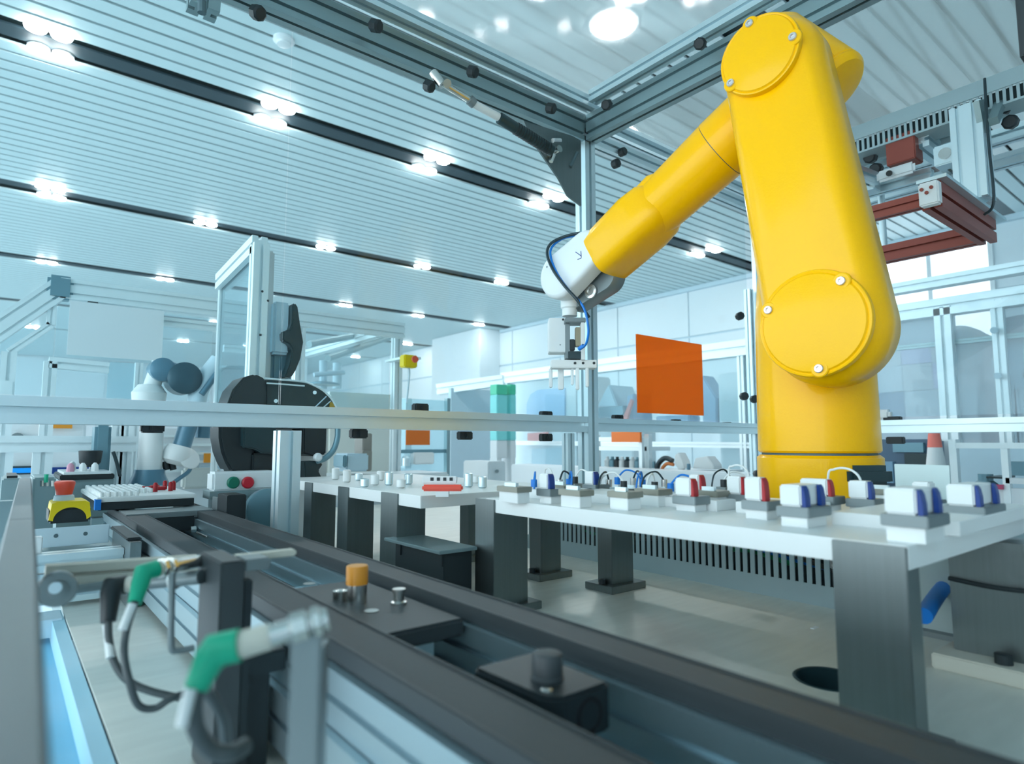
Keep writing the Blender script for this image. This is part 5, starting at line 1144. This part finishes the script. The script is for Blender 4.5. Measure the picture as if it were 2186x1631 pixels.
b = fx(1400, 1000, 1530, 1010, 3.6, 0.3); MB().box(b[0], b[1], b[2], b[3], b[4], b[5]).build('bench_top', WHITE, or_); MB().box(b[0] + 0.02, b[1], b[2] + 0.02, b[3] - 0.02, 0, b[4]).build('bench', PALE, or_)
for i, (px, py) in enumerate([(1396, 985), (1470, 990), (1466, 1000)]): MB().cyl(q3(px, py), q3(px, py + 14), 0.012, 10).build('fitting', [TEALG, JG, ALU][i], or_)
# white counter line behind (fills under the beam)
ct2 = thing('white_counter', 'low white counter behind the long table, below the corner post', 'counter', (3.2, 2.4, 0))
b = fx(1090, 1012, 1600, 1040, 3.3, 0.2, 1); MB().box(b[0], b[1], b[2], b[3], 0, b[5]).build('body', WHITE, ct2, bevel=0.01)

# --- right side, behind the robot ---
XT = 4.6
wf_ = thing('right_enclosure', 'white framed glazed enclosure at the right behind the robot', 'enclosure', (XT, at(2000, 1000, X=XT).y, 0))
zA = at(2022, 655, X=XT).z; y_a, y_b = at(1800, 700, X=XT).y, at(2320, 600, X=XT).y
profile(MB(), (XT, y_a, zA), (XT, y_b, zA), 0.09, 0.11).build('beam', WALU, wf_); profile(MB(), (XT + 0.02, y_a, zA + 0.17), (XT + 0.02, y_b, zA + 0.17), 0.09, 0.07).build('beam', WALU, wf_)
for px, w in ((2024, 0.09), (2140, 0.06), (1860, 0.05)): profile(MB(), (XT, at(px, 800, X=XT).y, 0), (XT, at(px, 800, X=XT).y, zA), w, w).build('post', WALU, wf_)
zB_ = at(2024, 738, X=XT).z; profile(MB(), (XT + 0.02, y_a, zB_ + 0.02), (XT + 0.02, y_b, zB_ + 0.02), 0.02, 0.03).build('beam', ALUD, wf_)
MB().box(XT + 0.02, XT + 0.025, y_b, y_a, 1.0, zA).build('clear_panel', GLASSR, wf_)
MB().box(XT + 0.03, XT + 0.05, at(2010, 700, X=XT).y, at(1862, 700, X=XT).y, zB_ + 0.03, zA - 0.05).build('white_panel', WHITE, wf_)
for px in (2122, 2130): MB().cyl(at(px, 705 if px == 2122 else 802, X=XT - 0.05), at(px, 705 if px == 2122 else 802, X=XT - 0.09), 0.02, 10).build('knob', PALE, wf_)
# mosaic of panels behind
mz = thing('panel_wall', 'wall of white, lavender and steel blue panels right of the robot', 'wall unit', (XT + 0.6, at(1950, 1000, X=XT + 0.6).y, 0))
LAV = mat('lavender_panel', (0.74, 0.72, 1.0), 0.4); SB = mat('steel_blue_panel', (0.18, 0.33, 0.52), 0.4); PW = mat('pearl_panel', (0.78, 0.88, 0.93), 0.4)
xw_ = XT + 0.6
for (x0, y0_, x1, y1_, m_) in ((1866, 735, 1922, 786, WHITE), (1922, 728, 1986, 780, LAV), (1986, 722, 2020, 776, PW), (1866, 786, 1926, 840, PW), (1926, 780, 1990, 836, WHITE), (1990, 774, 2020, 832, LAV), (1866, 840, 1930, 893, SB), (1930, 836, 2004, 897, PW)):
    MB().box(*fx(x0, y0_, x1 - 1, y1_ - 1, xw_, 0.03)).build('panel', m_, mz)
b = fx(1860, 700, 2030, 1050, xw_ + 0.04, 0.1); MB().box(b[0], b[1], b[2], b[3], 0, b[5] - 0.05).build('backing', PALE, mz)
dm = thing('dark_rack', 'dark blue grey rack below the beam right of the robot base', 'rack', (XT - 0.3, at(1930, 1000, X=XT - 0.3).y, 0))
b = fx(1872, 938, 1990, 1040, XT - 0.3, 0.2); MB().box(b[0], b[1], b[2], b[3], 0, b[5]).build('body', mat('rack_blue', (0.07, 0.13, 0.20), 0.4), dm, bevel=0.01)
MB().box(*fx(1905, 945, 1970, 965, XT - 0.33, 0.03)).build('front_panel', TEALG, dm); MB().box(*fx(1930, 968, 1985, 1000, XT - 0.33, 0.03)).build('front_panel', DARKT, dm)
MB().box(*fx(1872, 985, 1905, 1030, XT - 0.34, 0.04)).build('front_panel', mat('rack_mid', (0.20, 0.36, 0.50), 0.4), dm)
dz = at(1885, 880, X=XR); rp_ = tag(MB().box(XR - 0.02, XR + 0.02, dz.y - 0.03, dz.y + 0.03, 1.2885, 1.33).build('white_device', WPLAS, bevel=0.01), 'small white device on the beam just right of the robot', 'device')
cn = thing('red_tipped_cone', 'white cone with red tip below the beam at the right', 'cone', (XT - 0.6, at(1998, 1000, X=XT - 0.6).y, 0))
p = at(1998, 990, X=XT - 0.6); pt2 = at(1998, 955, X=XT - 0.6); p3 = at(1998, 925, X=XT - 0.6)
MB().lathe((p.x, p.y, 0.9), UZ, [(0, 0.07), (pt2.z - 0.9, 0.035)], 20).build('cone', WPLAS, cn); MB().lathe((p.x, p.y, pt2.z), UZ, [(0, 0.036), (p3.z - pt2.z, 0.028)], 20).build('tip', mat('tip_red', (0.9, 0.2, 0.15), 0.4), cn)
MB().box(p.x - 0.1, p.x + 0.1, p.y - 0.1, p.y + 0.1, 0, 0.9).build('stand', PALE, cn)
# big white / grey machine in the right background
XV = XT + 0.5
rm = thing('white_robot_machine', 'white machine with rounded head inside the right glazed enclosure', 'machine', (XV, at(2080, 1000, X=XV).y, 0))
ox(rm, 'column', WHITE, [(2042, 1020), (2040, 800), (2060, 770), (2096, 765), (2104, 800), (2110, 1020)], XV, 0.5, 0.03)
p = at(2062, 750, X=XV); MB().lathe(p, (-1, 0, 0), [(-0.2, 0.10), (0, 0.16), (0.15, 0.16), (0.2, 0.12), (0.21, 0.02)], 28).build('head', WPLAS, rm)
p = at(2085, 730, X=XV); MB().lathe(p + Vector((0, 0, 0)), (-1, 0.2, 0), [(-0.1, 0.06), (0.1, 0.08), (0.22, 0.07), (0.25, 0.04)], 24).build('joint', PALE, rm)
ox(rm, 'base_box', WHITE, [(2036, 895), (2036, 835), (2095, 832), (2095, 895)], XV - 0.15, 0.2, 0.02)
gm = thing('grey_tool_machine', 'grey machine with hanging tool at the right edge', 'machine', (XT + 0.3, at(2170, 1000, X=XT + 0.3).y, 0))
ox(gm, 'head', mat('tool_grey', (0.34, 0.36, 0.44), 0.45), [(2132, 740), (2130, 680), (2190, 668), (2240, 665), (2240, 810), (2165, 800), (2150, 760)], XT + 0.3, 0.3, 0.02)
p = at(2168, 735, X=XT + 0.25); MB().cyl(p, p - UZ * 0.28, 0.06, 20).build('spindle', PALE, gm); MB().lathe(at(2165, 720, X=XT + 0.2), (-1, 0, 0), [(0, 0.05), (0.05, 0.045), (0.06, 0.02)], 20).build('motor', MGREY, gm)
ox(gm, 'tool_plate', DARKT, [(2150, 798), (2200, 790), (2200, 806), (2160, 808)], XT + 0.2, 0.1, 0.005)
for px in (2145, 2165, 2182): profile(MB(), (XT + 0.3, at(px, 900, X=XT + 0.3).y, 0.9), (XT + 0.3, at(px, 900, X=XT + 0.3).y, at(px, 815, X=XT + 0.3).z), 0.05, 0.05).build('post', WALU, gm)
b = fx(2120, 880, 2260, 1000, XT + 0.35, 0.5); MB().box(b[0], b[1], b[2], b[3], 0, b[5]).build('base', WHITE, gm, bevel=0.01)
# lower right white cabinet with window, in front of the glazed enclosure
XL = 3.4
lc = thing('glazed_cabinet', 'white cabinet with small windows and red strip at the right edge behind the blocks', 'cabinet', (XL, at(2100, 1050, X=XL).y, 0))
def addL(nm, m, x0, y0_, x1, y1_, t=0.03, X=XL, bevel=0.0): return MB().box(*fx(x0, y0_, x1, y1_, X, t)).build(nm, m, lc, bevel=bevel)
addL('post', WALU, 2024, 938, 2040, 1130, 0.04); addL('top_rail', WALU, 2040, 945, 2240, 957, 0.04); addL('post', WALU, 2135, 957, 2150, 1120, 0.04)
addL('inner_wall', PALE, 2042, 957, 2240, 1120, 0.02, XL + 0.45); addL('front_panel', WHITE, 2110, 1040, 2240, 1110, 0.03, XL + 0.01); addL('red_strip', mat('strip_red', (0.50, 0.06, 0.14), 0.5), 2115, 1034, 2140, 1044, 0.02, XL - 0.03)
addL('frame_rail', WHITE, 2146, 1020, 2240, 1032, 0.04); addL('dark_window', TEALG, 2158, 985, 2240, 1015, 0.02, XL + 0.3)
MB().lathe(at(2105, 1035, X=XL + 0.2), UZ, [(-0.15, 0.10), (-0.03, 0.09), (0.02, 0.03), (0.05, 0.03)], 20).build('motor', TEALG, lc); addL('shelf', DARKT, 2105, 1017, 2140, 1021, 0.2, XL + 0.1)
b = fx(2024, 1100, 2240, 1110, XL, 0.5); MB().box(b[0], b[1], b[2], b[3], 0, b[5]).build('base', WHITE, lc)

dk = thing('edge_bracket', 'dark blurred bracket at the upper right edge of the photo', 'bracket', at(2200, 60, X=1.3))
MB().obox(at(2212, 50, X=1.3), X_, Y_, UZ, 0.02, 0.022, 0.06).build('bracket', BLACK, dk, bevel=0.006)
MB().cyl(at(2203, 20, X=1.3), Vector((at(2203, 20, X=1.3).x, at(2203, 20, X=1.3).y, TZ + 0.09)), 0.008, 10).build('rod', DARKT, dk)
